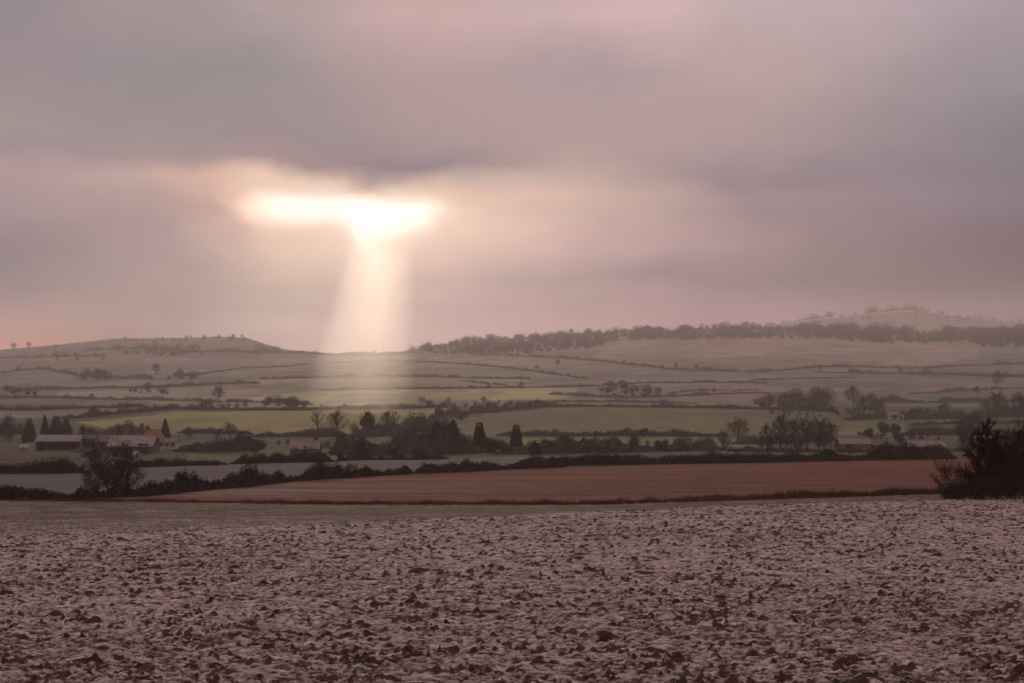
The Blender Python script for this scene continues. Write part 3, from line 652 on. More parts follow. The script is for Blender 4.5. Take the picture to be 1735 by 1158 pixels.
def scatter(poly, n, seed, dm=155.):
    r = np.random.default_rng(seed); xs = [p[0] for p in poly]; ys = [p[1] for p in poly]; out = []
    while len(out) < n:
        x, y = r.uniform(min(xs), max(xs)), r.uniform(min(ys), max(ys))
        if inside(poly, np.array([x]), np.array([y]))[0]: out.append((x, y, dm))
    return out
wood('ridge_wood', 'hazy grey wood along the crest of the right ridge', scatter([(700, 594), (720, 590), (760, 583), (820, 578), (880, 573), (960, 568), (1060, 562), (1250, 558), (1380, 557), (1400, 574), (1250, 576), (1050, 578), (1010, 590), (900, 600), (760, 601), (690, 600)], 900, 1), 11, MT['wood'], 1)
wood('ridge_wood', 'darker wood belt under the pale far hill on the right', scatter([(1380, 557), (1450, 561), (1550, 566), (1650, 564), (1800, 562), (1800, 584), (1680, 592), (1640, 582), (1500, 584), (1430, 580), (1380, 572)], 560, 2), 13, MT['wood'], 2)
wood('hill_copse', 'hazy copse spread below the monument on the left hill', scatter([(180, 592), (240, 588), (340, 590), (350, 604), (250, 606), (190, 600)], 70, 3), 9, MT['wood'], 3)
wood('valley_wood', 'grey-brown wood at the foot of the right slope', scatter([(1275, 690), (1290, 678), (1340, 676), (1400, 680), (1410, 694), (1340, 696)], 60, 5), 20, MT['wood'], 5)
wood('valley_wood', 'brown wood around the conifers in mid valley', scatter([(590, 768), (620, 758), (700, 756), (760, 752), (830, 757), (840, 770), (700, 773)], 45, 6), 14, MT['twig_red'], 6)

COPSE = [
 ('bare tree in the belt under the green strip', [(890, 774), (900, 764), (1000, 762), (1230, 760), (1230, 772), (1000, 775)], 34, 22),
 ('bare tree in the belt below the yellow field', [(590, 745), (600, 738), (720, 732), (740, 738), (700, 745)], 14, 24),
 ('bare tree in the brown wood around the valley conifers', [(600, 776), (620, 762), (700, 758), (850, 760), (880, 772), (700, 778)], 14, 20),
 ('bare tree in the thicket behind the bungalow', [(440, 766), (450, 758), (580, 756), (600, 768)], 10, 18),
 ('bare tree in the hedge above the long stubble hedge', [(1230, 776), (1250, 770), (1600, 770), (1600, 776)], 22, 13),
 ('bare tree in the dark line left of the cottages', [(1290, 706), (1300, 700), (1420, 702), (1420, 708)], 12, 13),
 ('hazy tree clump at the left edge above the pale strip', [(-20, 672), (20, 664), (62, 668), (60, 676), (-20, 678)], 8, 13),
 ('hazy clump of trees in the bend of the curving hedge', [(120, 642), (150, 638), (190, 640), (190, 645), (120, 645)], 9, 15),
 ('hazy tree clump on the level hedge of the left hill', [(215, 664), (250, 660), (285, 663), (285, 668), (215, 668)], 9, 13),
 ('hazy trees scattered between hedges in the middle of the left slope', [(250, 642), (330, 636), (345, 646), (300, 650), (250, 648)], 9, 12),
 ('dense hazy copse round the biggest tree on the left slope', [(335, 690), (360, 682), (400, 684), (420, 692), (340, 694)], 14, 15),
 ('hazy copse left of the light shaft above the yellow field', [(425, 692), (440, 684), (500, 684), (530, 690), (500, 694)], 22, 12),
 ('low copse right of the light shaft at the foot of the slope', [(700, 690), (720, 684), (800, 685), (870, 688), (860, 692), (720, 692)], 20, 10),
 ('hazy copse among the pink fields at the foot of the right slope', [(1005, 664), (1050, 658), (1080, 664), (1130, 672), (1100, 678), (1020, 672)], 20, 12),
 ('tree in the dark mass beyond the cottages', [(1640, 704), (1660, 690), (1735, 684), (1800, 690), (1800, 706), (1700, 708)], 34, 20),
 ('tree in the hazy group around the white cottages', [(1420, 708), (1450, 698), (1490, 700), (1500, 708)], 14, 15),
 ('tree in the dark group right of the white cottage', [(1535, 708), (1560, 700), (1620, 700), (1640, 708)], 18, 14),
 ('bare tree in the brown thicket behind the pale sheds', [(1420, 752), (1450, 742), (1540, 742), (1620, 752), (1600, 760), (1440, 758)], 26, 17),
 ('bare tree in the brown thicket left of the pale sheds', [(1270, 770), (1290, 752), (1410, 752), (1430, 768)], 26, 26),
 ('brown tree in the row behind the farm roofs', [(125, 742), (150, 735), (250, 735), (255, 742)], 26, 14),
 ('dark tree in the group left of the farm', [(-40, 750), (-40, 735), (40, 735), (40, 750)], 16, 26),
 ('low scrub crest on the left hilltop', [(205, 576), (300, 574), (365, 573), (420, 575), (420, 579), (205, 581)], 40, 6),
 ('scrub trees in the saddle between the hills', [(430, 586), (470, 594), (560, 601), (690, 598), (690, 604), (560, 606), (430, 598)], 70, 7),
 ('faint trees high on the left hill below the skyline', [(60, 612), (120, 600), (180, 604), (180, 612)], 10, 8),
]
THICKET = []
for i, (lab, poly, n, hp) in enumerate(COPSE):
    if poly[0][1] > 700: THICKET.append((lab, scatter(poly, n, 20 + i), hp)); continue
    wood('copse', lab, scatter(poly, n, 20 + i), hp, MT['hedge'] if poly[0][1] > 700 else MT['wood'], 30 + i)
wood('hilltop_copse', 'faint clump of trees crowning the far pale hill', [(x, 0, 8560.) for x in (1470, 1476, 1482, 1488, 1494, 1499, 1505, 1512, 1519, 1526, 1532, 1539, 1546, 1552, 1558, 1564, 1571)], 12, MT['wood'], 60)
wood('hilltop_copse', 'faint trees on the left shoulder of the far hill', [(x, 0, 8480.) for x in (1366, 1372, 1378, 1384, 1390, 1396, 1402, 1408)], 9, MT['wood'], 61)

wood('hilltop_copse', 'faint scattered scrub along the outline of the far hill', [(x + 3 * math.sin(x), 0, 8450.) for x in list(range(1300, 1365, 6)) + list(range(1412, 1470, 9)) + list(range(1576, 1800, 8))], 6, MT['wood'], 62)
wood('hilltop_copse', 'faint hedge trees across the face of the far hill', [(x, 0, 8100. + 60 * math.sin(x / 40)) for x in range(1390, 1780, 9)], 6, MT['wood'], 63)

# single trees ------------------------------------------------------------
T = plant
# conifers
T('con3', 50, 747, 40, 'broad dark conifer at far left behind the white-roofed barn end', wide=.95)
T('con2', 76, 742, 37, 'pointed dark conifer, second from the left behind the barn')
T('con3', 95, 740, 34, 'broad dark conifer behind the barn between two others', wide=1.1)
T('con3', 112, 740, 29, 'low dark conifer, right of the group behind the barn', wide=1.2)
T('con1', 280, 745, 37, 'lone dark conifer right behind the orange-roofed farmhouse')
T('con3', 740, 764, 50, 'dark conifer, leftmost of the four in mid valley', wide=.85)
T('con2', 768, 762, 50, 'dark conifer, second of the four in mid valley', wide=1.35)
T('cypress', 812, 768, 52, 'dark conifer, third of the four in mid valley', wide=.95)
T('cypress', 875, 765, 46, 'dense columnar conifer standing alone right of the other three', wide=1.0)
T('cypress', 826, 768, 26, 'small dark evergreen beside the third valley conifer')
# bare trees before the yellow field
T('thin', 538, 748, 56, 'tall thin bare tree, left of the pair before the yellow field', wide=1.1)
T('ash2', 570, 746, 49, 'bare spreading tree, right of the pair before the yellow field', wide=1.1)
T('ivy1', 624, 740, 46, 'dark ivy-clad tree before the yellow field', wide=.85)
T('slim', 655, 738, 42, 'narrow dark tree right of the ivy-clad one')
T('thin', 668, 736, 45, 'slim pale bare tree before the yellow field, right of the narrow dark one')
T('ash1', 600, 742, 26, 'small bare tree between the pair and the ivy-clad tree')
# near russet trees
T('russet', 188, 842, 92, 'large russet-brown bare tree in front of the farm', wide=1.15)
T('russet_bush', 212, 842, 66, 'russet bush at the right foot of the large russet tree', wide=1.3)
T('russet_bush', 163, 844, 60, 'russet bush at the left foot of the large russet tree', wide=1.1)
T('russet_bush', 541, 813, 33, 'russet bush in the dark hedge below the bungalow', wide=1.3)
T('russet_bush', 594, 810, 26, 'smaller russet bush right of the one below the bungalow', wide=1.2)
T('bush1', 290, 836, 26, 'thin dark bush on the stubble hedge right of the russet tree')
T('bush2', 835, 797, 18, 'rounded dark bush on the stubble hedge below the third conifer')
T('bush1', 735, 801, 17, 'dark bush on the stubble hedge below the first conifer', wide=1.2)
T('bush2', 30, 850, 28, 'rounded dark bush in the hedge at lower left')
# mid valley
T('bush2', 432, 768, 34, 'dark evergreen bush left of the bungalow')
T('bush1', 580, 770, 30, 'brown bush right of the bungalow')
T('bush1', 605, 772, 34, 'dark bush left of the mid valley wood')
T('ash2', 690, 770, 32, 'bare tree in front of the small green paddock')
T('bush1', 840, 772, 30, 'brown bush between third and fourth valley conifers')
T('rbush', 855, 772, 26, 'russet bush just left of the columnar conifer')
T('ash1', 905, 778, 34, 'bare tree right of the columnar conifer')
T('bush1', 930, 770, 26, 'brown bush on the ragged hedge, second right of the columnar conifer')
T('ash2', 958, 770, 30, 'bare tree on the ragged hedge under the green strip')
T('bush2', 982, 770, 28, 'dark bush on the ragged hedge, midway under the green strip')
T('oak1', 1075, 768, 28, 'spreading bare tree on the ragged hedge, right of the middle')
T('bush1', 1120, 768, 22, 'brown bush on the ragged hedge towards its right end')
T('bush2', 1010, 742, 14, 'small bush on the straight hedge under the wide field')
T('bush2', 1090, 742, 20, 'rounded bush on the straight hedge under the wide field', wide=1.1)
T('ash1', 1062, 742, 16, 'small bare tree left of the rounded bush on the straight hedge')
T('oak2', 1250, 750, 42, 'broad domed bare tree at the right end of the straight hedge', wide=1.05)
T('oak1', 1225, 756, 26, 'small bare tree left of the broad domed tree')
VAL = 'bare trees between the wide field and the pale sheds'
for px, b, h, k, lab in [(1300, 762, 42, 'ash1', 'bare tree right of the broad domed tree, first of the roadside group'), (1322, 764, 60, 'slim', 'tall narrow tree, tallest of the group left of the sheds'),
                         (1345, 762, 52, 'ash2', 'bare tree right beside the tallest narrow tree'), (1366, 764, 56, 'ash1', 'bare tree in the middle of the group left of the sheds'),
                         (1388, 762, 50, 'oak1', 'spreading bare tree right of the middle of the group left of the sheds'), (1408, 760, 44, 'ash2', 'bare tree at the right end of the group left of the sheds')]:
    T(k, px, b, h, lab, VAL)
T('rbush', 1498, 738, 26, 'round russet bush in the small green field behind the sheds', wide=1.0)
T('bush1', 1470, 745, 20, 'dark bush behind the leftmost shed')
T('bush2', 1525, 752, 26, 'dark bush between the sheds')
T('bush1', 1520, 738, 22, 'brown bush right of the round russet one')
T('oak2', 1645, 750, 46, 'big dark domed tree behind the near bushes on the right', wide=1.15)
T('ivy1', 1632, 752, 40, 'dark ivy-clad tree joined to the big domed tree', wide=.9)
T('russet', 1640, 775, 36, 'russet-pink tree left of the near dark bushes', wide=1.1)
T('rbush', 1675, 775, 34, 'russet bush half hidden by the near sapling')
T('rbush', 1718, 772, 40, 'russet bush behind the near bushes at the right edge')
T('oak1', 1462, 706, 34, 'rounded tree left of the white cottage', wide=1.0)
T('oak2', 1488, 706, 30, 'bare tree between the two white cottages')
T('oak1', 1445, 688, 32, 'taller bare tree on the slope above the cottages')
T('oak2', 1475, 690, 24, 'bare tree on the slope right of the taller one above the cottages')
T('bush2', 1545, 708, 22, 'dark bushy tree right of the white cottage')
T('oak2', 1600, 706, 24, 'bare tree in the hedge far right of the cottage')
T('oak1', 1690, 706, 40, 'tall dark tree above the hedge at the right edge', wide=1.1)
T('oak2', 1728, 704, 38, 'dark tree at the very right edge below the slope')
T('oak1', 1690, 655, 26, 'hazy single tree on the right slope by the frame edge')
# farm surroundings
T('ivy1', 140, 740, 18, 'small dark evergreen right of the barn conifers')
T('ivy1', 203, 742, 20, 'dark bush tree behind the second barn roof')
T('slim', 240, 742, 24, 'slim dark tree left of the orange roof')
T('oak1', 320, 745, 22, 'bare tree right of the lone farm conifer')
T('oak2', 390, 745, 28, 'rounded bare tree at the foot of the yellow field above the screen hedge')
T('ash1', 368, 748, 22, 'small bare tree on the screen hedge')
T('oak1', 15, 735, 32, 'hazy bare tree at the left edge beside the conifers')
T('bush1', 365, 790, 12, 'low dark bush on the hedge below the farm')
# hedgerow trees, far
HT = [(23, 594, 13, 'oak1', 'round tree on the left skyline, first from the edge'), (49, 591, 11, 'oak2', 'smaller round tree on the left skyline, second from the edge'),
      (395, 574, 8, 'oak1', 'small tree on the skyline right of the monument'), (410, 575, 8, 'oak2', 'small tree where the left hilltop starts to fall'),
      (95, 590, 7, 'bush1', 'small bush on the left skyline shoulder'),
      (370, 682, 27, 'oak1', 'large hazy round tree, biggest on the left slope'), (250, 664, 16, 'oak2', 'hazy tree on the level hedge of the left hill'),
      (265, 636, 20, 'oak1', 'hazy tree high on the left slope above the level hedge'), (165, 641, 17, 'oak2', 'hazy tree at the low end of the curving hedge'), (150, 640, 13, 'ash1', 'smaller hazy tree in the bend of the curving hedge'),
      (305, 640, 15, 'oak1', 'hazy tree right of the curving hedge'), (12, 668, 15, 'oak2', 'hazy tree at the left edge above the pale strip'),
      (155, 680, 12, 'oak1', 'hazy tree on the hedge under the pale strip'), (325, 698, 14, 'oak2', 'dark round tree on the yellow field hedge, left part'), (282, 695, 11, 'bush2', 'dark round bush left of the round tree on the yellow field hedge'),
      (415, 694, 16, 'ash1', 'thin hazy tree above the yellow field hedge'), (455, 686, 14, 'oak2', 'hazy tree left of the light shaft above the yellow field'), (490, 688, 13, 'oak1', 'hazy tree beside the light shaft above the yellow field'),
      (545, 694, 9, 'ash1', 'tiny tree on the hedge under the light shaft'),
      (715, 686, 14, 'oak2', 'hazy round tree right of the light shaft at the field foot'), (760, 686, 12, 'oak1', 'hazy tree, second right of the light shaft'), (820, 686, 14, 'oak1', 'hazy tree, third right of the light shaft'), (845, 687, 10, 'ash2', 'small hazy tree, fourth right of the light shaft'),
      (884, 662, 14, 'oak1', 'single hazy tree standing in the pale green slope field'), (829, 660, 10, 'ash1', 'small hazy tree left of the single slope tree'),
      (782, 712, 16, 'bush2', 'dark bush where the slanting hedge meets the yellow field'), (910, 628, 10, 'oak2', 'faint tree on the slope under the ridge wood'), (945, 620, 11, 'oak1', 'faint round tree on the slope below the ridge wood'),
      (1145, 626, 11, 'ash1', 'faint tree on the dropping hedge'), (1180, 629, 10, 'oak1', 'faint tree, next right on the dropping hedge'), (1035, 660, 16, 'oak2', 'hazy tree in the pink fields at the slope foot'), (1060, 664, 14, 'oak1', 'hazy tree right beside the one in the pink fields'), (1115, 672, 16, 'oak2', 'rounded reddish hazy tree right of the pair in the pink fields'),
      (1210, 668, 9, 'oak1', 'small hazy tree right of the rounded reddish one'), (1390, 628, 10, 'oak1', 'faint tree on the upper right hedge'), (1525, 633, 10, 'oak2', 'faint tree on the second right hedge'), (1655, 668, 14, 'oak1', 'hazy tree on the rising hedge right'),
      (1410, 700, 14, 'bush1', 'hazy bush left of the small white cottage'), (1265, 556, 12, 'oak1', 'single tree sticking up from the ridge wood'), (968, 572, 14, 'oak1', 'taller tree at the highest bump of the ridge wood')]
for px, b, h, k, lab in HT: T(k, px, b, h, lab, 'hazy hedgerow trees on the slopes')
ONES = 'first second third fourth fifth sixth seventh eighth ninth tenth eleventh twelfth thirteenth fourteenth fifteenth sixteenth seventeenth eighteenth nineteenth'.split()
ORD = ONES + ['twentieth'] + ['twenty-' + w for w in ONES[:9]] + ['thirtieth'] + ['thirty-' + w for w in ONES[:9]]
for lab, spots, hp in THICKET:
    for q, (px, row, _) in enumerate(sorted(spots)):
        k = random.choice(['ash1', 'ash2', 'oak1', 'slim', 'bush1', 'russet', 'ash2', 'thin'])
        if 'tree' in lab and 'bush' in k: k = 'ash1'
        T(k, px, row, hp * random.uniform(.5, .95), ORD[q] + ' ' + lab + ', counted from the left', lab.split(' in the ')[-1], wide=random.uniform(.9, 1.25))

# near bushes at the right edge -----------------------------------------------
NEAR = {}
def nproto(key, pair): NEAR[key] = (pair[0].mesh('stem', MT['twig_near'], True), pair[1].mesh('twigs', MT['twig_near']))
nproto('sapling', bare_tree(61, .36, .22, 13, 5200, tw=.045, r0=.016, tl=.075))
nproto('thornA', bare_tree(62, .42, .08, 9, 4300, tw=.045, stems=5, r0=.02, tl=.09))
nproto('thornB', bare_tree(63, .5, .06, 9, 4300, tw=.045, stems=6, r0=.02, tl=.09))
nproto('sparse', bare_tree(64, .38, .1, 8, 2600, tw=.035, stems=3, r0=.012, tl=.08))
for key, nm, px, d, hpx, wide, lab in [
    ('sapling', 'thorn_sapling', 1664, 88, 128, 1.0, 'upright bare sapling rising from the near dark bushes'),
    ('sparse', 'thorn_bush', 1602, 86, 70, 1.0, 'sparse twiggy bush, leftmost of the near dark bushes'),
    ('sparse', 'thorn_bush', 1626, 87, 62, 1.1, 'thin twiggy bush, second of the near dark bushes'),
    ('thornB', 'thorn_bush', 1654, 90, 60, 1.0, 'dense dark thorn bush at the foot of the near sapling'),
    ('thornA', 'thorn_bush', 1690, 91, 92, 1.05, 'dark thorn bush right beside the near sapling'),
    ('thornB', 'thorn_bush', 1712, 89, 100, .95, 'tall dense thorn bush near the right edge'),
    ('thornA', 'thorn_bush', 1742, 90, 128, .95, 'tallest thorn bush cut by the right edge'),
    ]:
    x = (px - CX) / F * d; z = float(hz(px, d)[0]); e = obj(nm, None, loc=(x, d, z - .15)); h = (hpx + 6) / F * d; rz = random.uniform(0, 6.28)
    for n2, me in zip(('stem', 'twigs'), NEAR[key]): obj(n2, me, e, rz=rz, sc=(h * wide, h * wide, h))
    tag(e, lab, 'sapling' if key == 'sapling' else 'bush', 'near thorn bushes on the right')
def bramble():
    r = np.random.default_rng(77); sp = Soup(); n = 8500
    px = 1598 + (r.uniform(0, 1, n) ** .8) * 300; d = r.uniform(84, 93, n)
    top = ip(px, [(1590, 8), (1640, 22), (1680, 44), (1720, 60), (1900, 70)]) * (.7 + .6 * vn(px / 14, d / 1.5, 3)); x = (px - CX) / F * d
    xs = np.linspace(1560, 1920, 60); zz = np.array([hz(p, 88)[0] for p in xs]); z = np.interp(px, xs, zz) - .045 * (d - 88)
    P = np.stack([x, d, z + top / F * d * r.uniform(0, 1, n) ** .8], 1)
    leaves(sp, P[::2], unit(r.normal(size=(n // 2 + n % 2, 3)) + (0, 0, .3)), r.uniform(.03, .075, n // 2 + n % 2), r)
    sticks(sp, P, unit(r.normal(size=(n, 3)) * .6 + (0, 0, 1)), r.uniform(.1, .45, n), np.full(n, .014), r)
    tag(obj('undergrowth', sp.mesh('undergrowth', MT['twig_near'])), 'tangled dark brambles filling the near bushes', kind='stuff')
bramble()
def verge():
    r = np.random.default_rng(78); sp = Soup(); n = 30000
    px = r.uniform(-300, 1640, n); d = 150.6 + r.uniform(0, 6, n) ** 1.0; d += np.where(r.random(n) < .1, r.uniform(0, 8, n), 0)
    xs = np.arange(-320, 1661, 10); zz = np.array([hz(p, 150.4)[0] for p in xs]); z2 = np.array([hz(p, 165.)[0] for p in xs])
    z = np.interp(px, xs, zz) + (np.interp(px, xs, z2) - np.interp(px, xs, zz)) * (d - 150.4) / 14.6
    h = (.12 + .34 * vn(px / 22, d / 3, 4) ** 1.5) * np.clip(ip(px, [(-300, .4), (300, .45), (700, .6), (1000, .8), (1300, 1.15), (1640, 1.25)]), 0, 2)
    x = (px - CX) / F * d
    Dv = unit(r.normal(size=(n, 3)) * (.4, .3, .1) + (0, 0, 1)); sticks(sp, np.stack([x, d, z - .03], 1), Dv, h * r.uniform(.6, 1.4, n), np.full(n, .035), r)
    tag(obj('dry_grass', sp.mesh('dry_grass', MT['drygrass'])), 'russet dry grass verge beyond the ploughed field', kind='stuff')
verge()

# ------------------------------------------------------------------ buildings
def box(x0, x1, y0, y1, z0, z1):
    V = [(x0, y0, z0), (x1, y0, z0), (x1, y1, z0), (x0, y1, z0), (x0, y0, z1), (x1, y0, z1), (x1, y1, z1), (x0, y1, z1)]
    return V, [(0, 3, 2, 1), (4, 5, 6, 7), (0, 1, 5, 4), (1, 2, 6, 5), (2, 3, 7, 6), (3, 0, 4, 7)]
def part(name, boxes, m, parent):
    V, Fc = [], []
    for b in boxes:
        v, f = box(*b) if len(b) == 6 else b
        k = len(V); V += list(v); Fc += [tuple(i + k for i in q) for q in f]
    return obj(name, mesh(name, V, Fc, m), parent)
def sheet(p, q, th):
    """a roof slope: p, q lists of two corners each (eave, ridge), thickened downward"""
    top = [*p, *reversed(q)]; bot = [(a, b, c - th) for a, b, c in top]; V = top + bot
    return V, [(0, 1, 2, 3), (7, 6, 5, 4), (0, 4, 5, 1), (1, 5, 6, 2), (2, 6, 7, 3), (3, 7, 4, 0)]
def gabled(name, label, px, row, wpx, epx, rpx, depth, wall, roof, rz=0., cat='building', doors=(), windows=(), bays=0, chimney=None, along='x', dmin=345., roof_label=None):
    """gable-roofed building, front wall on the plane y = 0 facing the camera; lengths in px of the photograph at its distance"""
    p = G(px, row, dmin); s = p.y / F; W, E, R = wpx * s, epx * s, rpx * s
    e = obj(name, None, loc=(p.x, p.y, p.z - .2), rz=rz); E += .2; R += .2
    hw = W / 2; th = .12; ov = .3
    if along == 'x':      # ridge across the view: front and back slopes
        gab = lambda x0, x1: ([(x0, 0, 0), (x0, depth, 0), (x0, depth, E - th), (x0, depth / 2, R - th), (x0, 0, E - th), (x1, 0, 0), (x1, depth, 0), (x1, depth, E - th), (x1, depth / 2, R - th), (x1, 0, E - th)],
                              [(0, 1, 2, 3, 4), (9, 8, 7, 6, 5), (0, 4, 9, 5), (1, 6, 7, 2), (4, 3, 8, 9), (3, 2, 7, 8), (0, 5, 6, 1)])
        walls = [gab(-hw, -hw + .25), gab(hw - .25, hw), (-hw + .252, hw - .252, depth - .25, depth - .002, 0, E - th)]
        if not bays: walls.append((-hw + .252, hw - .252, .002, .25, 0, E - th))
        part('wall', walls, wall, e)
        sl = (R - E) / (depth / 2)
        part('roof', [sheet([(-hw - ov, -ov, E - ov * sl), (hw + ov, -ov, E - ov * sl)], [(-hw - ov, depth / 2, R), (hw + ov, depth / 2, R)], th)], roof, e)
        part('roof', [sheet([(hw + ov, depth + ov, E - ov * sl), (-hw - ov, depth + ov, E - ov * sl)], [(hw + ov, depth / 2 + .003, R), (-hw - ov, depth / 2 + .003, R)], th)], roof, e)
        part('ridge_cap', [(-hw - ov, hw + ov, depth / 2 - .15, depth / 2 + .15, R - .03, R + .06)], roof, e)
    else:                 # gable end to the view
        f = lambda y0, y1: ([(-hw, y0, 0), (hw, y0, 0), (hw, y0, E - th), (0, y0, R - th), (-hw, y0, E - th), (-hw, y1, 0), (hw, y1, 0), (hw, y1, E - th), (0, y1, R - th), (-hw, y1, E - th)],
                            [(0, 1, 2, 3, 4), (9, 8, 7, 6, 5), (1, 6, 7, 2), (0, 4, 9, 5), (2, 7, 8, 3), (3, 8, 9, 4), (0, 5, 6, 1)])
        part('wall', [f(0, .25), f(depth - .25, depth), (-hw + .002, -hw + .25, .252, depth - .252, 0, E - th), (hw - .25, hw - .002, .252, depth - .252, 0, E - th)], wall, e)
        sl = (R - E) / hw
        part('roof', [sheet([(-hw - ov, depth + ov, E - ov * sl), (-hw - ov, -ov, E - ov * sl)], [(0, depth + ov, R), (0, -ov, R)], th)], roof, e)
        part('roof', [sheet([(hw + ov, -ov, E - ov * sl), (hw + ov, depth + ov, E - ov * sl)], [(.003, -ov, R), (.003, depth + ov, R)], th)], roof, e)
    for k in range(bays + 1 if bays else 0):
        x = -hw + .3 + (W - .6) * k / bays; part('post', [(x - .12, x + .12, .02, .26, 0, E - th - .05)], MT['timber'], e)
    for (x, w, h) in doors:
        d = part('door', [(x * W - w / 2, x * W + w / 2, -.05, .06, .2, .2 + h)], MT['timber'], e); part('handle', [(x * W + w * .3, x * W + w * .36, -.1, -.051, 1.2, 1.32)], MT['block'], d)
    for (x, z, w, h) in windows:
        d = part('window', [(x * W - w / 2, x * W + w / 2, -.03, .06, z, z + h)], MT['glass'], e)
        part('frame', [(x * W - w / 2 - .07, x * W + w / 2 + .07, -.07, .05, z - .08, z - .002), (x * W - w / 2 - .07, x * W + w / 2 + .07, -.07, .05, z + h + .002, z + h + .08), (x * W - .03, x * W + .03, -.06, -.031, z, z + h)], MT['white'], d)
    if chimney:
        c = part('chimney', [(chimney * W - .35, chimney * W + .35, depth / 2 - .3, depth / 2 + .3, R - .6, R + .9)], MT['brick'], e)
        part('chimney_pot', [(chimney * W - .13, chimney * W + .13, depth / 2 - .13, depth / 2 + .13, R + .901, R + 1.25)], MT['orange'], c)
    tag(e, label, cat); return e
gabled('open_barn', 'long open-fronted barn with frosted roof and dark bays at the farm', 98, 763, 76, 17, 26, 12, MT['block'], MT['frostroof'], bays=5, cat='barn')
gabled('barn', 'grey barn with a long frosted roof in the middle of the farm', 164, 765, 56, 17, 27, 11, MT['block'], MT['greyroof'], cat='barn', doors=((-.25, 3, 3.), (.2, 1.1, 2)))
gabled('barn', 'low barn with a wide pale frosted roof beside the farmhouse', 220, 768, 74, 13, 29, 13, MT['brick'], MT['frostroof'], cat='barn', doors=((.3, 2.4, 2.2), (-.1, 1, 2)), windows=((.1, 1.2, .9, .8),))
gabled('farmhouse', 'farmhouse with a steep orange roof beside the barns', 268, 764, 22, 20, 34, 8, MT['white'], MT['orange'], along='x', cat='house', rz=.5, doors=((.0, .9, 2),), windows=((-.3, 1.2, .8, 1), (.3, 1.2, .8, 1)), chimney=-.4)
gabled('farmhouse_annexe', 'small white-walled annexe stepping down right of the orange roof', 287, 763, 22, 13, 19, 6, MT['white'], MT['pinkroof'], cat='house', windows=((-.2, 1, .7, .8), (.25, 1, .7, .8)))
gabled('bungalow', 'brown bungalow with a pale pinkish roof in mid valley', 515, 770, 48, 12, 25, 9, MT['brick'], MT['pinkroof'], cat='house', doors=((.05, .9, 1.9),), windows=((-.3, 1, 1.2, .9), (.3, 1, 1.2, .9)), chimney=.35)
gabled('shed', 'low pinkish-roofed shed, leftmost behind the long hedge', 1450, 767, 50, 13, 22, 8, MT['block'], MT['pinkroof'], cat='shed', doors=((-.2, 2, 1.5),), windows=((.2, .9, .8, .6),))
gabled('shed', 'small grey shed, middle one behind the long hedge', 1494, 767, 28, 12, 20, 7, MT['brick'], MT['greyroof'], cat='shed', doors=((.1, 1.5, 1.4),))
gabled('shed', 'long shed with a whitish roof, rightmost behind the long hedge', 1572, 770, 58, 11, 20, 8, MT['brick'], MT['frostroof'], cat='shed', doors=((-.3, 1.6, 1.3), (.25, 1.6, 1.3)))
gabled('cottage', 'white cottage among trees on the right valley side', 1516, 711, 16, 9, 13, 8, MT['white'], MT['frostroof'], cat='house', windows=((-.25, 1.2, 1, 1), (.25, 1.2, 1, 1)), doors=((0, 1, 2),))
gabled('cottage', 'small pale lean-to just right of the white cottage', 1527, 711, 8, 5, 8, 6, MT['white'], MT['frostroof'], cat='house', doors=((0, .9, 1.5),))
gabled('cottage', 'tiny white-roofed cottage left of the larger white one', 1441, 711, 8, 4, 7, 6, MT['white'], MT['frostroof'], cat='house', windows=((.2, .8, .8, .7),))

# farmyard things
def lathe(name, prof, m, parent=None, k=10, loc=(0, 0, 0)):
    V = [(r * math.cos(2 * math.pi * j / k), r * math.sin(2 * math.pi * j / k), z) for r, z in prof for j in range(k)]
    Fc = [(i * k + j, i * k + (j + 1) % k, (i + 1) * k + (j + 1) % k, (i + 1) * k + j) for i in range(len(prof) - 1) for j in range(k)]
    Fc += [tuple(range(k))[::-1], tuple((len(prof) - 1) * k + j for j in range(k))]
    return obj(name, mesh(name, V, Fc, m), parent, loc)
def bale(px, row, label):
    p = G(px, row, 345.); e = obj('wrapped_bale', None, loc=(p.x, p.y, p.z), rz=.3)
    b = lathe('bale', [(.4, -.66), (.62, -.6), (.68, -.5), (.69, 0), (.68, .5), (.62, .6), (.4, .66)], MT['white'], e, 16, (0, 0, .66)); b.rotation_euler = (0, math.pi / 2, 0)
    lathe('wrap_band', [(.70, -.12), (.705, 0), (.70, .12)], MT['frostroof'], b, 16)
    tag(e, label, 'bale')
bale(38, 760, 'white wrapped bale, left of two beside the open barn')
bale(45, 760, 'white wrapped bale, right of two beside the open barn')
bale(231, 775, 'single white wrapped bale in the yard below the low barn')
def trailer(px, row, label):
    p = G(px, row, 345.); e = obj('farm_trailer', None, loc=(p.x, p.y, p.z), rz=-.1)
    part('bed', [(-2.2, 2.2, -1, 1, .8, .95)], MT['block'], e); part('side', [(-2.2, 2.2, -1.06, -1.002, .8, 1.7)], MT['greyroof'], e); part('side', [(-2.2, 2.2, 1.002, 1.06, .8, 1.7)], MT['greyroof'], e)
    part('end', [(2.202, 2.26, -1, 1, .8, 1.7)], MT['greyroof'], e); part('drawbar', [(-3.6, -2.202, -.08, .08, .82, .92)], MT['timber'], e)
    for y in (-.85, .85):
        w = lathe('wheel', [(.42, -.14), (.45, -.09), (.45, .09), (.42, .14)], MT['dark'], e, 12, (.4, y, .45)); w.rotation_euler = (math.pi / 2, 0, 0)
    tag(e, label, 'trailer')
trailer(145, 771, 'grey farm trailer standing in the yard before the barns')
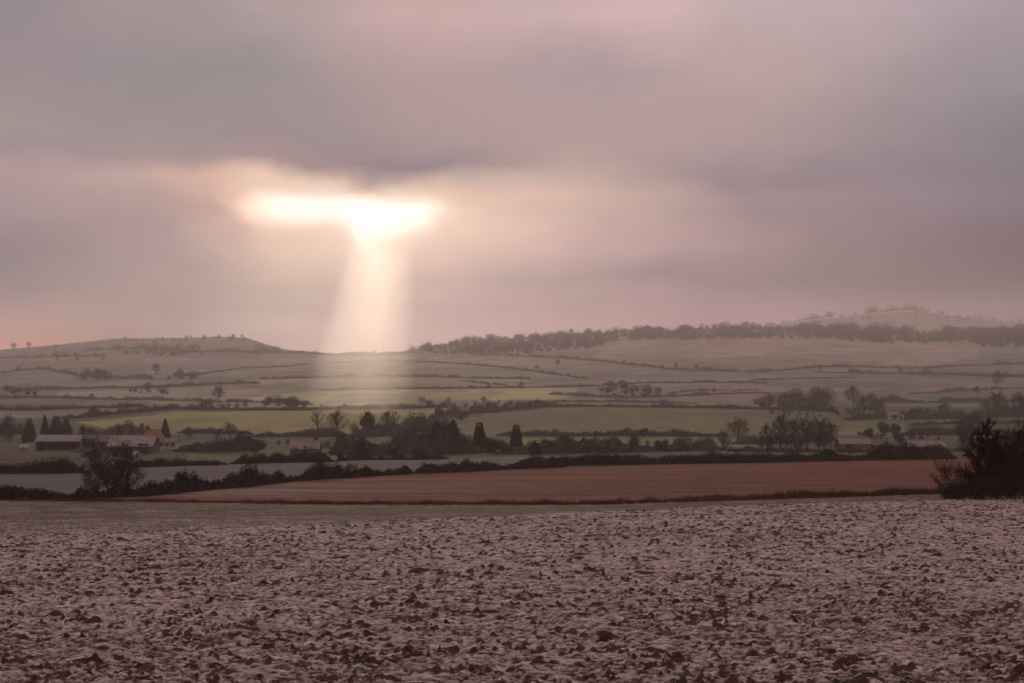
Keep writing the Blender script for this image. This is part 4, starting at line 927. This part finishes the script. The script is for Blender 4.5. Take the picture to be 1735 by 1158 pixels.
# monument and mast on the left hill
p = G(372, 574); e = obj('monument', None, loc=(p.x, p.y, p.z - .3))
part('plinth', [(-2.2, 2.2, -2.2, 2.2, 0, 2.2)], MT['stone'], e); lathe('shaft', [(1.7, 2.21), (1.35, 7.2), (1.75, 7.5), (1.75, 7.9)], MT['stone'], e, 12); lathe('cap', [(1.3, 7.91), (1.25, 8.8), (.7, 9.6), (.12, 10.3)], MT['stone'], e, 12)
tag(e, 'grey stone monument tower on the left hilltop', 'monument')
p = G(200, 577); e = obj('mast', None, loc=(p.x, p.y, p.z - .3))
lathe('pole', [(.35, 0), (.3, 3), (.18, 6.2)], MT['stone'], e, 8); part('crossbar', [(-.9, .9, -.1, .1, 5.2, 5.5)], MT['stone'], e); part('base', [(-.9, .9, -.9, .9, 0, .8)], MT['concrete'], e)
tag(e, 'small post standing on the left hill crest', 'mast')

# ------------------------------------------------------------------ the air
def volume(name, dens, col, g):
    m = bpy.data.materials.new(name); m.use_nodes = True; t = m.node_tree; t.nodes.clear()
    v = N(t, 'ShaderNodeVolumePrincipled'); v.inputs['Density'].default_value = dens; v.inputs['Color'].default_value = (*col, 1); v.inputs['Anisotropy'].default_value = g
    o = N(t, 'ShaderNodeOutputMaterial'); t.links.new(v.outputs[0], o.inputs['Volume']); return m
v, f = box(-11200, 11200, -11200, 11200, -62, 205)
tag(obj('haze', mesh('haze', v, f, volume('haze', 0.000135, (.96, .85, .845), .47))), 'pale pinkish winter haze filling the valley', kind='stuff')
def shaft():  # the sunbeam is put into the shape of an added, denser mist volume
    """slanting column of added, denser mist, shaped to read as a sunbeam"""
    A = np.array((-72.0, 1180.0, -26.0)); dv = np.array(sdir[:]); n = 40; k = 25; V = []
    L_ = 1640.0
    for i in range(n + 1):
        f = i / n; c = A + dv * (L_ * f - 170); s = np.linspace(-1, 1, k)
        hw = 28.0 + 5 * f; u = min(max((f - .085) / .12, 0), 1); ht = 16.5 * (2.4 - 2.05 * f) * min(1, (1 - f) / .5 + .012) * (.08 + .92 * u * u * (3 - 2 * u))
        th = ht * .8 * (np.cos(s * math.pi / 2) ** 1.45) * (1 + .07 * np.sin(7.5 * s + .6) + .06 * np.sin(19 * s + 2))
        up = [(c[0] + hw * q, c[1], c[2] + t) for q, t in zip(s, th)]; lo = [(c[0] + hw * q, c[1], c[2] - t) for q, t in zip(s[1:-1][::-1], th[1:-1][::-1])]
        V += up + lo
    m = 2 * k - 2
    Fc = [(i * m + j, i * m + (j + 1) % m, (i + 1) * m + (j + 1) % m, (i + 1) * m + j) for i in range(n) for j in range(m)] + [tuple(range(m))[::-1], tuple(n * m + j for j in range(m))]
    tag(obj('beam_shaped_mist', mesh('beam_shaped_mist', V, Fc, volume('dense_beam_mist', 0.00100, (1, .91, .81), .89))), 'slanting column of added denser mist shaped as a sunbeam below the cloud gap', kind='stuff')
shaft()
